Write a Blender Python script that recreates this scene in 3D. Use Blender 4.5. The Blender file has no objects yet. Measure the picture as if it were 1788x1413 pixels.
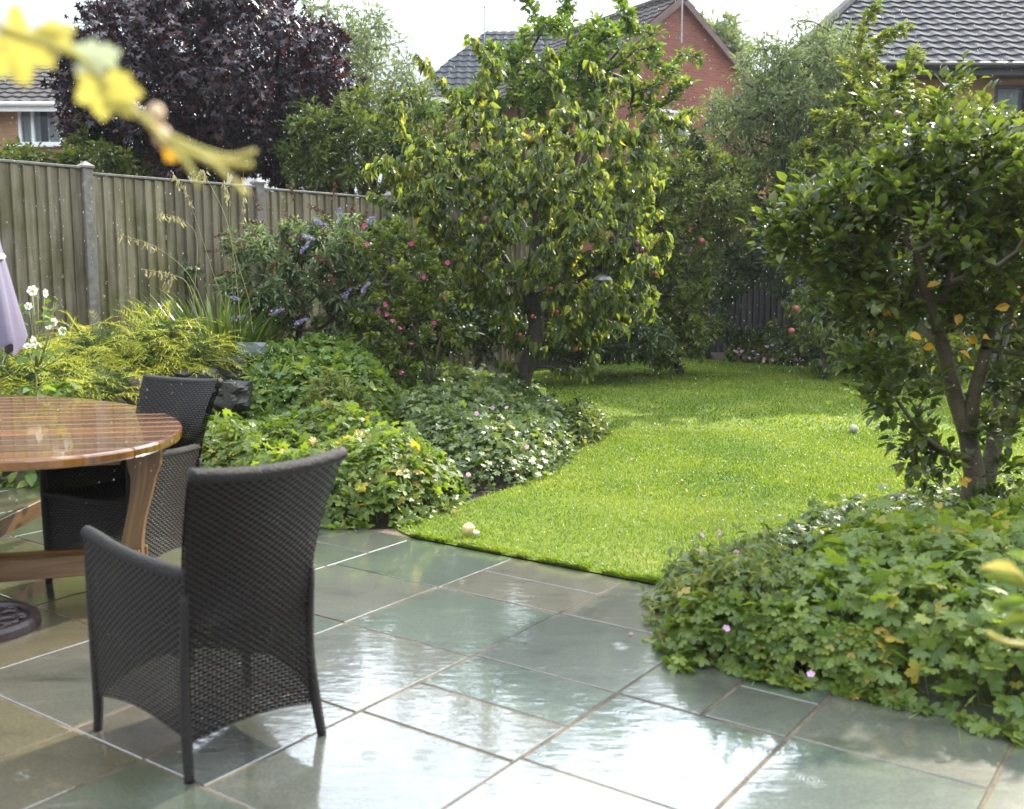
import bpy, math
import numpy as np
from mathutils import Vector
# ------------------------------------------------------------------ camera, light, exposure
sc = bpy.context.scene
CAMH, PITCH, F = 1.45, math.radians(7.2), 1800.0
cd = bpy.data.cameras.new('camera'); cam = bpy.data.objects.new('camera', cd)
sc.collection.objects.link(cam); sc.camera = cam
cam.location = (0, 0, CAMH); cam.rotation_euler = (math.pi/2 - PITCH, 0, 0)
cd.sensor_width = 36; cd.lens = F/1788*36; cd.clip_start = .05; cd.clip_end = 600
cd.dof.use_dof = True; cd.dof.focus_distance = 8.5; cd.dof.aperture_fstop = 3.0
SUN_EL, SUN_AZ = math.radians(38), math.atan2(.62, .78)        # azimuth measured from +Y towards +X
sdir = Vector((math.sin(SUN_AZ)*math.cos(SUN_EL), math.cos(SUN_AZ)*math.cos(SUN_EL), math.sin(SUN_EL)))
sl = bpy.data.lights.new('sun', 'SUN'); sl.energy = 5.0; sl.angle = math.radians(.6); sl.color = (1, .92, .78)
so = bpy.data.objects.new('sun', sl); sc.collection.objects.link(so)
so.rotation_euler = (-sdir).to_track_quat('-Z', 'Y').to_euler()
w = bpy.data.worlds.new('World'); sc.world = w; w.use_nodes = True
nt = w.node_tree; nt.nodes.clear()
out = nt.nodes.new('ShaderNodeOutputWorld'); bg = nt.nodes.new('ShaderNodeBackground')
sky = nt.nodes.new('ShaderNodeTexSky'); sky.sky_type = 'NISHITA'; sky.sun_disc = False
sky.sun_elevation = SUN_EL; sky.sun_rotation = SUN_AZ; sky.air_density = 1.0; sky.dust_density = 2.0
tc = nt.nodes.new('ShaderNodeTexCoord'); nz = nt.nodes.new('ShaderNodeTexNoise')
mp = nt.nodes.new('ShaderNodeMapping'); mp.inputs['Scale'].default_value = (1, 1, 2.6)
nz.inputs['Scale'].default_value = 3.2; nz.inputs['Detail'].default_value = 6; nz.inputs['Roughness'].default_value = .55
cr = nt.nodes.new('ShaderNodeValToRGB'); cr.color_ramp.elements[0].position = .30; cr.color_ramp.elements[1].position = .62
cr.color_ramp.elements[0].color = (.35, .35, .35, 1); cr.color_ramp.elements[1].color = (.95, .95, .95, 1)
mx = nt.nodes.new('ShaderNodeMixRGB'); 
L = nt.links.new
L(tc.outputs['Generated'], mp.inputs[0]); L(mp.outputs[0], nz.inputs['Vector']); L(nz.outputs['Fac'], cr.inputs[0])
dt = nt.nodes.new('ShaderNodeVectorMath'); dt.operation = 'DOT_PRODUCT'; dt.inputs[1].default_value = sdir; L(tc.outputs['Generated'], dt.inputs[0])
m1 = nt.nodes.new('ShaderNodeMath'); m1.operation = 'MAXIMUM'; m1.inputs[1].default_value = 0; L(dt.outputs['Value'], m1.inputs[0])
m2 = nt.nodes.new('ShaderNodeMath'); m2.operation = 'POWER'; m2.inputs[1].default_value = 3.0; L(m1.outputs[0], m2.inputs[0])
m3 = nt.nodes.new('ShaderNodeMath'); m3.operation = 'MULTIPLY_ADD'; m3.inputs[1].default_value = 20.0; m3.inputs[2].default_value = 18.0; L(m2.outputs[0], m3.inputs[0])   # thin cloud, brightest round the sun
sz = nt.nodes.new('ShaderNodeSeparateXYZ'); L(tc.outputs['Generated'], sz.inputs[0])
hr = nt.nodes.new('ShaderNodeMapRange'); hr.inputs['From Min'].default_value = .16; hr.inputs['From Max'].default_value = .40; hr.inputs['To Min'].default_value = .18; hr.inputs['To Max'].default_value = 1.2   # overcast: darker low down
L(sz.outputs['Z'], hr.inputs[0]); m4 = nt.nodes.new('ShaderNodeMath'); m4.operation = 'MULTIPLY'; L(m3.outputs[0], m4.inputs[0]); L(hr.outputs[0], m4.inputs[1]); m3 = m4
cb = nt.nodes.new('ShaderNodeCombineXYZ')
for q, k in enumerate((.88, .98, 1.08)):
    mk = nt.nodes.new('ShaderNodeMath'); mk.operation = 'MULTIPLY'; mk.inputs[1].default_value = k; L(m3.outputs[0], mk.inputs[0]); L(mk.outputs[0], cb.inputs[q])
L(cb.outputs[0], mx.inputs[2])
L(cr.outputs[0], mx.inputs[0]); L(sky.outputs[0], mx.inputs[1]); L(mx.outputs[0], bg.inputs[0]); L(bg.outputs[0], out.inputs[0])
bg.inputs[1].default_value = .10
sc.view_settings.view_transform = 'Standard'; sc.view_settings.look = 'None'
sc.view_settings.exposure = .78; sc.view_settings.gamma = 1
sc.render.engine = 'CYCLES'
sc.cycles.max_bounces = 7; sc.cycles.transparent_max_bounces = 12; sc.cycles.transmission_bounces = 5
R = np.random.default_rng(11)
PI = math.pi
# ------------------------------------------------------------------ helpers
def ray(x, y):
    dx, dz = (x-894)/F, -(y-706.5)/F
    c, s = math.cos(PITCH), math.sin(PITCH)
    return np.array([dx, c+s*dz, -s+c*dz])
def at(x, y, Y):                         # the point at depth Y seen at (x, y) of the photograph
    r = ray(x, y); return r*(Y/r[1]) + np.array([0, 0, CAMH])
def gnd(x, y, z=0.0):
    r = ray(x, y); return r*((z-CAMH)/r[2]) + np.array([0, 0, CAMH])
def norm(a): return a/np.maximum(np.linalg.norm(a, axis=-1, keepdims=True), 1e-9)
def tag(o, label=None, cat=None, group=None, kind=None):
    if label: o['label'] = label
    if cat: o['category'] = cat
    if group: o['group'] = group
    if kind: o['kind'] = kind
    return o
def thing(name, loc, label, cat, group=None):
    o = bpy.data.objects.new(name, None); sc.collection.objects.link(o)
    o.empty_display_size = .1; o.location = [float(v) for v in loc]
    return tag(o, label, cat, group)
def link(name, me, mat, parent=None):
    o = bpy.data.objects.new(name, me); sc.collection.objects.link(o)
    if mat is not None:
        for m in (mat if isinstance(mat, (list, tuple)) else [mat]): me.materials.append(m)
    if parent is not None:
        o.parent = parent
        p = parent; off = Vector((0, 0, 0))
        while p is not None: off += Vector(p.location); p = p.parent
        o.location = -off              # mesh data are in world coordinates
    return o
def mesh(name, V, faces, mat, parent=None, smooth=False, uv=None):
    """faces: array (n,k) or list of arrays"""
    me = bpy.data.meshes.new(name)
    if isinstance(faces, np.ndarray): faces = [faces]
    faces = [np.asarray(f) for f in faces if len(f)]
    V = np.asarray(V, dtype=np.float32)
    if parent is not None:
        p = parent; off = np.zeros(3)
        while p is not None: off += np.array(p.location); p = p.parent
    loops = np.concatenate([f.reshape(-1) for f in faces]).astype(np.int32)
    tot = np.concatenate([np.full(len(f), f.shape[1]) for f in faces]).astype(np.int32)
    st = np.concatenate([[0], np.cumsum(tot)[:-1]]).astype(np.int32)
    me.vertices.add(len(V)); me.vertices.foreach_set('co', V.reshape(-1))
    me.loops.add(len(loops)); me.loops.foreach_set('vertex_index', loops)
    me.polygons.add(len(tot)); me.polygons.foreach_set('loop_start', st); me.polygons.foreach_set('loop_total', tot)
    me.polygons.foreach_set('use_smooth', np.full(len(tot), bool(smooth)))
    if uv is not None:
        ul = me.uv_layers.new(name='UVMap'); ul.data.foreach_set('uv', np.asarray(uv, np.float32)[loops].reshape(-1))
    me.update(calc_edges=True); me.validate()
    return link(name, me, mat, parent)
class MB:                                # gathers shapes; build() links them as ONE mesh
    def __init__(s): s.V = []; s.F = {}; s.n = 0; s.U = []
    def add(s, V, faces, uv=None):
        V = np.asarray(V, float)
        for f in faces:
            f = np.asarray(f) + s.n
            if f.ndim == 1: f = f[None]
            s.F.setdefault(f.shape[1], []).append(f)
        s.V.append(V); s.n += len(V)
        s.U.append(np.zeros((len(V), 2)) if uv is None else np.asarray(uv, float))
    def box(s, c, size, ax=None, ay=None, az=None, bev=0.0):
        ax = np.array([1, 0, 0.]) if ax is None else np.asarray(ax, float)
        az = np.array([0, 0, 1.]) if az is None else np.asarray(az, float)
        ay = np.cross(az, ax) if ay is None else np.asarray(ay, float)
        h = np.asarray(size)/2.0; b = min(bev, h.min()*.9); Vs = []; idx = {}
        if b <= 0:
            for i, (x, y, z) in enumerate([(x, y, z) for x in (-1, 1) for y in (-1, 1) for z in (-1, 1)]):
                Vs.append(np.asarray(c)+ax*x*h[0]+ay*y*h[1]+az*z*h[2])
            s.add(Vs, [np.array([[0, 1, 3, 2], [4, 6, 7, 5], [0, 4, 5, 1], [2, 3, 7, 6], [0, 2, 6, 4], [1, 5, 7, 3]])]); return
        for x in (-1, 1):
            for y in (-1, 1):
                for z in (-1, 1):
                    for k in range(3):
                        q = h - b; q = q.copy(); q[k] = h[k]
                        idx[(x, y, z, k)] = len(Vs); Vs.append(np.asarray(c)+ax*x*q[0]+ay*y*q[1]+az*z*q[2])
        quads, tris = [], []
        for k in range(3):
            i, j = [(1, 2), (0, 2), (0, 1)][k]
            for sg in (-1, 1):
                r = []
                for (p, q) in ((-1, -1), (1, -1), (1, 1), (-1, 1)):
                    t = [0, 0, 0]; t[k] = sg; t[i] = p; t[j] = q; r.append(idx[(*t, k)])
                quads.append(r)
        for k in range(3):
            i, j = [(1, 2), (0, 2), (0, 1)][k]
            for p in (-1, 1):
                for q in (-1, 1):
                    t0 = [0]*3; t0[i] = p; t0[j] = q; t1 = list(t0); t0[k] = -1; t1[k] = 1
                    quads.append([idx[(*t0, i)], idx[(*t1, i)], idx[(*t1, j)], idx[(*t0, j)]])
        for x in (-1, 1):
            for y in (-1, 1):
                for z in (-1, 1): tris.append([idx[(x, y, z, k)] for k in range(3)])
        s.add(Vs, [np.array(quads), np.array(tris)])
    def tube(s, P, r, n=8, cap=True):
        P = np.asarray(P, float); m = len(P); r = np.full(m, r) if np.isscalar(r) else np.asarray(r, float)
        T = norm(np.gradient(P, axis=0)); ref = np.array([0, 0, 1.]) if abs(T[0][2]) < .9 else np.array([1., 0, 0])
        X = norm(np.cross(T, ref)); Y = np.cross(T, X)
        a = np.arange(n)*2*PI/n
        V = P[:, None]+r[:, None, None]*(X[:, None]*np.cos(a)[None, :, None]+Y[:, None]*np.sin(a)[None, :, None])
        i = np.arange(m-1)[:, None]*n; j = np.arange(n)[None]; k = (j+1) % n
        Fq = np.stack([i+j, i+k, i+n+k, i+n+j], -1).reshape(-1, 4)
        fs = [Fq]
        if cap: fs += [np.arange(n)[::-1][None], (np.arange(n)+(m-1)*n)[None]]
        s.add(V.reshape(-1, 3), fs)
    def lathe(s, c, prof, n=32):
        prof = np.asarray(prof, float); a = np.arange(n)*2*PI/n; m = len(prof)
        V = np.stack([prof[:, 0, None]*np.cos(a), prof[:, 0, None]*np.sin(a), np.repeat(prof[:, 1, None], n, 1)], -1)+np.asarray(c)
        i = np.arange(m-1)[:, None]*n; j = np.arange(n)[None]; k = (j+1) % n
        s.add(V.reshape(-1, 3), [np.stack([i+j, i+k, i+n+k, i+n+j], -1).reshape(-1, 4)])
    def build(s, name, mat, parent=None, smooth=False, uv=False):
        o = mesh(name, np.concatenate(s.V), [np.concatenate(v) for v in s.F.values()], mat, parent, smooth,
                 np.concatenate(s.U) if uv else None)
        return o
def ellipsoid(mb, c, r, n=12, m=8, jit=0.0):
    prof = [(math.sin(PI*i/m), -math.cos(PI*i/m)) for i in range(m+1)]
    k = mb.n; mb.lathe((0, 0, 0), prof, n); V = mb.V[-1]
    if jit: V *= (1+jit*np.sin(V[:, :1]*5+c[0]*9)*np.cos(V[:, 1:2]*4+c[1]*7)+jit*.5*np.sin(V[:, 2:]*7+c[0]))
    mb.V[-1] = V*np.asarray(r)+np.asarray(c)
# ---- vectorised scattering of a template
def frames(d, n):
    d = norm(d); x = norm(np.cross(d, n)); z = np.cross(x, d)
    return np.stack([x, d, z], -1)       # columns
def scatter(T, P, M, S):
    """T=(V,[faces]); returns V, faces of all copies"""
    TV, TF = T; TV = np.asarray(TV, float); N = len(P)
    S = np.asarray(S, float); S = S[:, None, None] if S.ndim == 1 else S[:, None, :]
    V = np.einsum('nij,nkj->nki', M, TV[None]*S)+P[:, None]
    off = (np.arange(N)*len(TV))[:, None, None]
    return V.reshape(-1, 3), [(np.asarray(f)[None]+off).reshape(-1, np.asarray(f).shape[1]) for f in TF]
def merge(parts):
    V = []; F_ = {}; n = 0
    for v, fs in parts:
        for f in fs: F_.setdefault(f.shape[1], []).append(f+n)
        V.append(v); n += len(v)
    return np.concatenate(V), [np.concatenate(f) for f in F_.values()]
def rdir(n):
    v = R.normal(size=(n, 3)); return norm(v)
def leaf_t(wd=.5, fold=.12, droop=.18):
    ys = [0, .3, .65, 1]; wv = [0.04, .5, .42, 0]; zz = [0, .02, -droop*.35, -droop]
    V = [(0, 0, 0)]
    for i in (1, 2): V += [(-wv[i]*wd, ys[i], zz[i]+fold*wv[i]), (0, ys[i]+.03, zz[i]), (wv[i]*wd, ys[i], zz[i]+fold*wv[i])]
    V += [(0, 1, zz[3])]
    return (V, [np.array([[0, 2, 1], [0, 3, 2], [4, 5, 7], [5, 6, 7]]), np.array([[1, 2, 5, 4], [2, 3, 6, 5]])])
def palm_t(lobes=5, inner=.55, cup=.12, spread=300, notch=.5, tooth=True):
    V = [(0, 0, 0)]; a0 = 90-spread/2; step = spread/lobes
    pts = []
    for i in range(lobes):
        a = a0+step*(i+.5); big = 1-.22*abs((i+.5)/lobes-.5)*2
        if tooth: pts += [(a-step*.36, big*.80), (a-step*.13, big*.86), (a, big), (a+step*.13, big*.86), (a+step*.36, big*.80)]
        else: pts += [(a-step*.2, big*.7), (a, big), (a+step*.2, big*.7)]
        if i < lobes-1: pts.append((a+step*.5, big*inner))
    pts = [(a0-8, .18)]+pts+[(a0+spread+8, .18)]
    for k, (a, r) in enumerate(pts):
        t = math.radians(a); V.append((r*math.cos(t)*.5, r*math.sin(t)*.5, (cup*r*r*.5)*(1 if r < .7 else .55)-.10*r*r))
    n = len(pts)
    return (V, [np.array([[0, i, i+1] for i in range(1, n)])])
def blade_t(segs=3, w=.06, bend=.5):
    V = []; 
    for i in range(segs):
        t = i/segs; ww = w*(1-t*t*.7); V += [(-ww/2, t*math.cos(bend*t), -bend*t*t*.5), (ww/2, t*math.cos(bend*t), -bend*t*t*.5)]
    V.append((0, math.cos(bend), -bend*.5)); fq = np.array([[2*i, 2*i+1, 2*i+3, 2*i+2] for i in range(segs-1)])
    fs = [np.array([[2*segs-2, 2*segs-1, 2*segs]])]
    if segs > 1: fs.append(fq)
    return (V, fs)
# ------------------------------------------------------------------ materials
def newmat(name):
    m = bpy.data.materials.new(name); m.use_nodes = True; n = m.node_tree; n.nodes.clear()
    o = n.nodes.new('ShaderNodeOutputMaterial'); p = n.nodes.new('ShaderNodeBsdfPrincipled')
    n.links.new(p.outputs[0], o.inputs[0]); return m, n, p, o
def nd(n, t, **kw):
    x = n.nodes.new('ShaderNode'+t)
    for k, v in kw.items():
        if k in x.inputs: x.inputs[k].default_value = v
        else: setattr(x, k, v)
    return x
def ramp(n, stops, interp='LINEAR'):
    r = nd(n, 'ValToRGB'); e = r.color_ramp.elements; r.color_ramp.interpolation = interp
    e[0].position, e[0].color = stops[0][0], (*stops[0][1], 1)
    e[1].position, e[1].color = stops[-1][0], (*stops[-1][1], 1)
    for p, c in stops[1:-1]: q = e.new(p); q.color = (*c, 1)
    return r
def leafmat(name, stops, rough=.35, tr=.35, tint=(1.5, 1.45, .6), spec=.5):
    m, n, p, o = newmat(name); l = n.links.new
    g = nd(n, 'NewGeometry'); r = ramp(n, stops)
    tcn = nd(n, 'TexCoord'); no = nd(n, 'TexNoise', Scale=2.2, Detail=2.0)
    l(tcn.outputs['Object'], no.inputs['Vector'])
    ad = nd(n, 'Math', operation='MULTIPLY_ADD'); l(no.outputs['Fac'], ad.inputs[0]); ad.inputs[1].default_value = .7
    sb = nd(n, 'Math', operation='SUBTRACT'); l(g.outputs['Random Per Island'], sb.inputs[0]); sb.inputs[1].default_value = .35
    l(sb.outputs[0], ad.inputs[2]); l(ad.outputs[0], r.inputs[0]); l(r.outputs[0], p.inputs['Base Color'])
    p.inputs['Roughness'].default_value = rough; p.inputs['Specular IOR Level'].default_value = spec
    t = nd(n, 'BsdfTranslucent'); mu = nd(n, 'MixRGB', blend_type='MULTIPLY'); mu.inputs[0].default_value = 1
    mu.inputs[2].default_value = (*tint, 1); l(r.outputs[0], mu.inputs[1]); l(mu.outputs[0], t.inputs[0])
    ms = nd(n, 'MixShader'); ms.inputs[0].default_value = tr
    l(p.outputs[0], ms.inputs[1]); l(t.outputs[0], ms.inputs[2]); l(ms.outputs[0], o.inputs[0]); return m
def simple(name, col, rough=.6, var=.25, scale=6, bump=0, bscale=30, metal=0, col2=None, spec=.5, coat=0):
    m, n, p, o = newmat(name); l = n.links.new
    tcn = nd(n, 'TexCoord'); no = nd(n, 'TexNoise', Scale=float(scale), Detail=6.0, Roughness=.65)
    l(tcn.outputs['Object'], no.inputs['Vector'])
    c = np.array(col); c2 = np.array(col2) if col2 is not None else c*(1-var)
    r = ramp(n, [(.32, tuple(c2)), (.68, tuple(np.minimum(c*(1+var), 1)) if col2 is None else tuple(c))]); l(no.outputs['Fac'], r.inputs[0])
    l(r.outputs[0], p.inputs['Base Color']); p.inputs['Roughness'].default_value = rough
    p.inputs['Metallic'].default_value = metal; p.inputs['Specular IOR Level'].default_value = spec
    if coat: p.inputs['Coat Weight'].default_value = coat; p.inputs['Coat IOR'].default_value = 1.8; p.inputs['Coat Roughness'].default_value = .05
    if bump:
        b = nd(n, 'TexNoise', Scale=float(bscale), Detail=5.0); l(tcn.outputs['Object'], b.inputs['Vector'])
        bp = nd(n, 'Bump', Strength=float(bump), Distance=.01); l(b.outputs['Fac'], bp.inputs['Height']); l(bp.outputs[0], p.inputs['Normal'])
    return m
def brickmat(name, c1, c2, mortar, wet=.7):
    m, n, p, o = newmat(name); l = n.links.new
    u = nd(n, 'TexCoord'); b = nd(n, 'TexBrick', Scale=1.0)
    b.inputs['Color1'].default_value = (*c1, 1); b.inputs['Color2'].default_value = (*c2, 1); b.inputs['Mortar'].default_value = (*mortar, 1)
    b.inputs['Brick Width'].default_value = .225; b.inputs['Row Height'].default_value = .075; b.inputs['Mortar Size'].default_value = .009
    l(u.outputs['UV'], b.inputs['Vector'])
    no = nd(n, 'TexNoise', Scale=.7, Detail=4.0); l(u.outputs['UV'], no.inputs['Vector'])
    r = ramp(n, [(.3, (.78, .78, .78)), (.7, (1.1, 1.1, 1.1))]); l(no.outputs['Fac'], r.inputs[0])
    mu = nd(n, 'MixRGB', blend_type='MULTIPLY'); mu.inputs[0].default_value = 1; l(b.outputs['Color'], mu.inputs[1]); l(r.outputs[0], mu.inputs[2])
    l(mu.outputs[0], p.inputs['Base Color']); p.inputs['Roughness'].default_value = wet
    bp = nd(n, 'Bump', Strength=.5, Distance=.006, invert=True); l(b.outputs['Fac'], bp.inputs['Height']); l(bp.outputs[0], p.inputs['Normal']); return m
def woodmat(name, cols, rough=.3, coat=0., scale=(1, 14, 14), bump=.2):
    m, n, p, o = newmat(name); l = n.links.new
    u = nd(n, 'TexCoord'); mp = nd(n, 'Mapping'); mp.inputs['Scale'].default_value = scale
    l(u.outputs['UV'], mp.inputs[0]); g = nd(n, 'NewGeometry')
    ad = nd(n, 'VectorMath', operation='ADD'); l(mp.outputs[0], ad.inputs[0])
    sc_ = nd(n, 'Math', operation='MULTIPLY'); l(g.outputs['Random Per Island'], sc_.inputs[0]); sc_.inputs[1].default_value = 37.
    l(sc_.outputs[0], ad.inputs[1])
    no = nd(n, 'TexNoise', Scale=1.0, Detail=8.0, Roughness=.65, Distortion=.6); l(ad.outputs[0], no.inputs['Vector'])
    r = ramp(n, [(.3, cols[0]), (.5, cols[1]), (.72, cols[2])]); l(no.outputs['Fac'], r.inputs[0])
    isl = nd(n, 'MapRange'); isl.inputs['To Min'].default_value = .62; isl.inputs['To Max'].default_value = 1.28; l(g.outputs['Random Per Island'], isl.inputs[0])
    vm = nd(n, 'VectorMath', operation='SCALE'); l(r.outputs[0], vm.inputs[0]); l(isl.outputs[0], vm.inputs['Scale'])
    l(vm.outputs[0], p.inputs['Base Color']); p.inputs['Roughness'].default_value = rough
    p.inputs['Coat Weight'].default_value = coat; p.inputs['Coat Roughness'].default_value = .04
    bp = nd(n, 'Bump', Strength=bump, Distance=.004); l(no.outputs['Fac'], bp.inputs['Height']); l(bp.outputs[0], p.inputs['Normal']); return m
M = {}
M['soil'] = simple('soil', (.055, .038, .026), .75, .4, 14, .9, 60)
M['bark_brown'] = simple('bark_brown', (.052, .038, .030), .6, .4, 22, 1.0, 70)
M['bark_lichen'] = simple('bark_lichen', (.058, .040, .028), .6, .3, 7, 1.0, 60, col2=(.10, .082, .032))
M['twig'] = simple('twig', (.07, .045, .03), .55, .3, 20)
M['twig_green'] = simple('twig_green', (.16, .17, .06), .5, .3, 20)
M['leaf_apple'] = leafmat('leaf_apple', [(0, (0.057, 0.079, 0.026)), (.5, (0.101, 0.134, 0.042)), (.90, (0.165, 0.209, 0.053)), (.985, (0.242, 0.275, 0.066)), (1, (0.352, 0.308, 0.066))], .32, .58, (2.0, 1.9, .7))
M['leaf_pear'] = leafmat('leaf_pear', [(0, (.040, .058, .018)), (.5, (.070, .094, .026)), (.9, (.12, .145, .038)), (1, (.15, .165, .045))], .27, .5, (1.7, 1.75, .6), .5)
M['leaf_yellow'] = leafmat('leaf_yellow', [(0, (.55, .34, .03)), (1, (.70, .42, .05))], .35, .5, (1.2, 1.0, .5))
M['leaf_plum_bright'] = leafmat('leaf_plum_bright', [(0, (.06, .11, .02)), (.6, (.11, .18, .03)), (1, (.22, .27, .05))], .4, .45)
M['leaf_purple'] = leafmat('leaf_purple', [(0, (.014, .009, .013)), (.5, (.024, .014, .020)), (.88, (.042, .020, .024)), (1, (.10, .035, .03))], .33, .15, (1.8, .7, .7), .55)
M['leaf_hedge'] = leafmat('leaf_hedge', [(0, (0.058, 0.085, 0.019)), (.5, (0.104, 0.143, 0.026)), (1, (0.221, 0.247, 0.046))], .4, .4)
M['leaf_conifer'] = leafmat('leaf_conifer', [(0, (0.048, 0.078, 0.018)), (.5, (0.096, 0.138, 0.026)), (1, (0.192, 0.228, 0.042))], .5, .25)
M['leaf_pale'] = leafmat('leaf_pale', [(0, (.11, .15, .07)), (.6, (.18, .22, .10)), (1, (.27, .31, .14))], .5, .4, (1.3, 1.3, .8))
M['leaf_dark'] = leafmat('leaf_dark', [(0, (0.029, 0.049, 0.017)), (.6, (0.055, 0.084, 0.026)), (1, (0.109, 0.145, 0.041))], .4, .25)
M['leaf_mid'] = leafmat('leaf_mid', [(0, (0.069, 0.100, 0.022)), (.6, (0.119, 0.163, 0.033)), (1, (0.250, 0.275, 0.056))], .38, .4)
M['leaf_shoot'] = leafmat('leaf_shoot', [(0, (0.077, 0.121, 0.028)), (.6, (0.143, 0.187, 0.039)), (1, (0.286, 0.286, 0.066))], .38, .45)
M['geranium'] = leafmat('geranium', [(0, (.080, .13, .022)), (.5, (.145, .20, .034)), (.9, (.20, .255, .045)), (.98, (.28, .30, .05)), (1, (.35, .27, .05))], .40, .45, (1.6, 1.6, .6))
M['geranium_blue'] = leafmat('geranium_blue', [(0, (.07, .105, .038)), (.5, (.125, .17, .055)), (.93, (.18, .225, .065)), (1, (.27, .28, .06))], .32, .38, (1.4, 1.5, .7))
M['geranium_light'] = leafmat('geranium_light', [(0, (.08, .14, .026)), (.5, (.13, .20, .035)), (1, (.24, .29, .05))], .42, .4, (1.5, 1.5, .6))
M['willowy'] = leafmat('willowy', [(0, (.08, .12, .03)), (.6, (.14, .18, .04)), (1, (.26, .26, .06))], .45, .4)
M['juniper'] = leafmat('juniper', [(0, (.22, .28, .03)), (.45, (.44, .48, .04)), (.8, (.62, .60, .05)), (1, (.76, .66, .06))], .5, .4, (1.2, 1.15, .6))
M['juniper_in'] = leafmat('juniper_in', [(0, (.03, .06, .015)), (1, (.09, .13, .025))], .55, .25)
M['buddleia'] = leafmat('buddleia', [(0, (0.081, 0.109, 0.048)), (.5, (0.149, 0.196, 0.092)), (1, (0.299, 0.333, 0.184))], .38, .35, (1.3, 1.4, .7))
M['spike_brown'] = leafmat('spike_brown', [(0, (.07, .035, .018)), (1, (.17, .09, .045))], .7, .2, (1.1, 1, .8))
M['spike_lilac'] = leafmat('spike_lilac', [(0, (.30, .26, .42)), (1, (.46, .40, .58))], .6, .3, (1, 1, 1.1))
M['pink'] = leafmat('pink', [(0, (.42, .03, .13)), (1, (.60, .10, .26))], .45, .4, (1.2, 1, 1))
M['pink_pale'] = leafmat('pink_pale', [(0, (.62, .30, .52)), (1, (.78, .50, .68))], .5, .4, (1.1, 1, 1))
M['petal_white'] = leafmat('petal_white', [(0, (.78, .78, .72)), (1, (.84, .84, .82))], .5, .35, (1, 1, 1))
M['yellow_eye'] = simple('yellow_eye', (.6, .42, .05), .7)
M['straw'] = leafmat('straw', [(0, (.30, .25, .12)), (1, (.46, .42, .22))], .5, .4, (1.1, 1.1, .9))
M['strap'] = leafmat('strap', [(0, (.05, .095, .02)), (.6, (.09, .15, .03)), (1, (.18, .22, .05))], .3, .4)
M['grass'] = leafmat('grass', [(0, (.058, .105, .010)), (.35, (.13, .20, .016)), (.7, (.22, .28, .026)), (1, (.32, .31, .08))], .42, .45, (1.4, 1.5, .5))
_n = M['grass'].node_tree                # patches of different grasses, metres across
for q in _n.nodes:
    if q.type == 'TEX_NOISE': q.inputs['Scale'].default_value = .9; q.inputs['Detail'].default_value = 5
    if q.type == 'MATH' and q.operation == 'MULTIPLY_ADD': q.inputs[1].default_value = 1.5
    if q.type == 'MATH' and q.operation == 'SUBTRACT': q.inputs[1].default_value = .75
M['apple_red'] = simple('apple_red', (.25, .025, .025), .35, .3, 8, col2=(.28, .09, .05))
M['plum_dark'] = simple('plum_dark', (.11, .02, .035), .35, .4, 12)
M['vine_leaf'] = leafmat('vine_leaf', [(0, (.42, .42, .09)), (.6, (.50, .44, .11)), (1, (.55, .42, .13))], .5, .5, (1.1, 1.05, .8))
M['vine_pale'] = leafmat('vine_pale', [(0, (.42, .46, .28)), (1, (.55, .56, .40))], .4, .45, (1.1, 1.1, .9))
M['vine_stem'] = simple('vine_stem', (.42, .40, .06), .5, .2, 60, col2=(.45, .33, .08))
# ------------------------------------------------------------------ terrain
ta = math.radians(35.5); UA = np.array([math.sin(ta), math.cos(ta)]); UB = np.array([math.cos(ta), -math.sin(ta)])
def ab(a, b): return UA*a+UB*b
def seg_dist(P, poly):
    P = np.asarray(P, float); best = np.full(len(P), 1e9)
    for i in range(len(poly)-1):
        A, B = np.array(poly[i]), np.array(poly[i+1]); d = B-A; t = np.clip(((P-A)@d)/(d@d), 0, 1)
        best = np.minimum(best, np.linalg.norm(P-(A+t[:, None]*d), axis=1))
    return best
def inside(P, poly):
    P = np.asarray(P, float); x, y = P[:, 0], P[:, 1]; c = np.zeros(len(P), bool); n = len(poly)
    for i in range(n):
        (x0, y0), (x1, y1) = poly[i], poly[(i+1) % n]
        if y0 == y1: continue
        k = ((y0 > y) != (y1 > y)) & (x < (x1-x0)*(y-y0)/(y1-y0)+x0); c ^= k
    return c
def smooth_poly(pts, k=6):
    pts = np.array(pts, float); n = len(pts); res = []
    for i in range(n-1):
        p0, p1, p2, p3 = pts[max(i-1, 0)], pts[i], pts[i+1], pts[min(i+2, n-1)]
        for t in np.arange(k)/k:
            res.append(.5*((2*p1)+(-p0+p2)*t+(2*p0-5*p1+4*p2-p3)*t*t+(-p0+3*p1-3*p2+p3)*t**3))
    res.append(pts[-1]); return np.array(res)
bed_edge = [(-9.0, 6.4), (-5.2, 7.0), (-3.6, 7.35), (-2.6, 6.95), (-1.6, 6.2), (-1.09, 5.72), (-.68, 5.80)]       # patio side of the left bed
lawn_left = smooth_poly([(-.68, 5.80), (-.34, 6.40), (-.20, 6.62), (.23, 7.35), (.58, 8.5), (.80, 9.5), (.72, 10.6), (.30, 12.2), (.0, 14.2), (.2, 15.6)])
fence0, fence1 = np.array([-3.96, 9.77]), np.array([-1.50, 12.80]); FD = norm(fence1-fence0)
bl = [tuple(p) for p in bed_edge]+[tuple(p) for p in lawn_left[1:]]
BEDL = bl+[(.2, 17.5), (-1, 30), (-30, 30), (-30, 6.4)]
def height(P):
    P = np.atleast_2d(P)[:, :2]; d = seg_dist(P, bl); t = np.clip(d/2.9, 0, 1); h = .52*t*t*(3-2*t)
    h = np.where(inside(P, BEDL), h, 0); far = np.clip((P[:, 1]-13.)/3, 0, 1); return h*(1-far)
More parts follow.
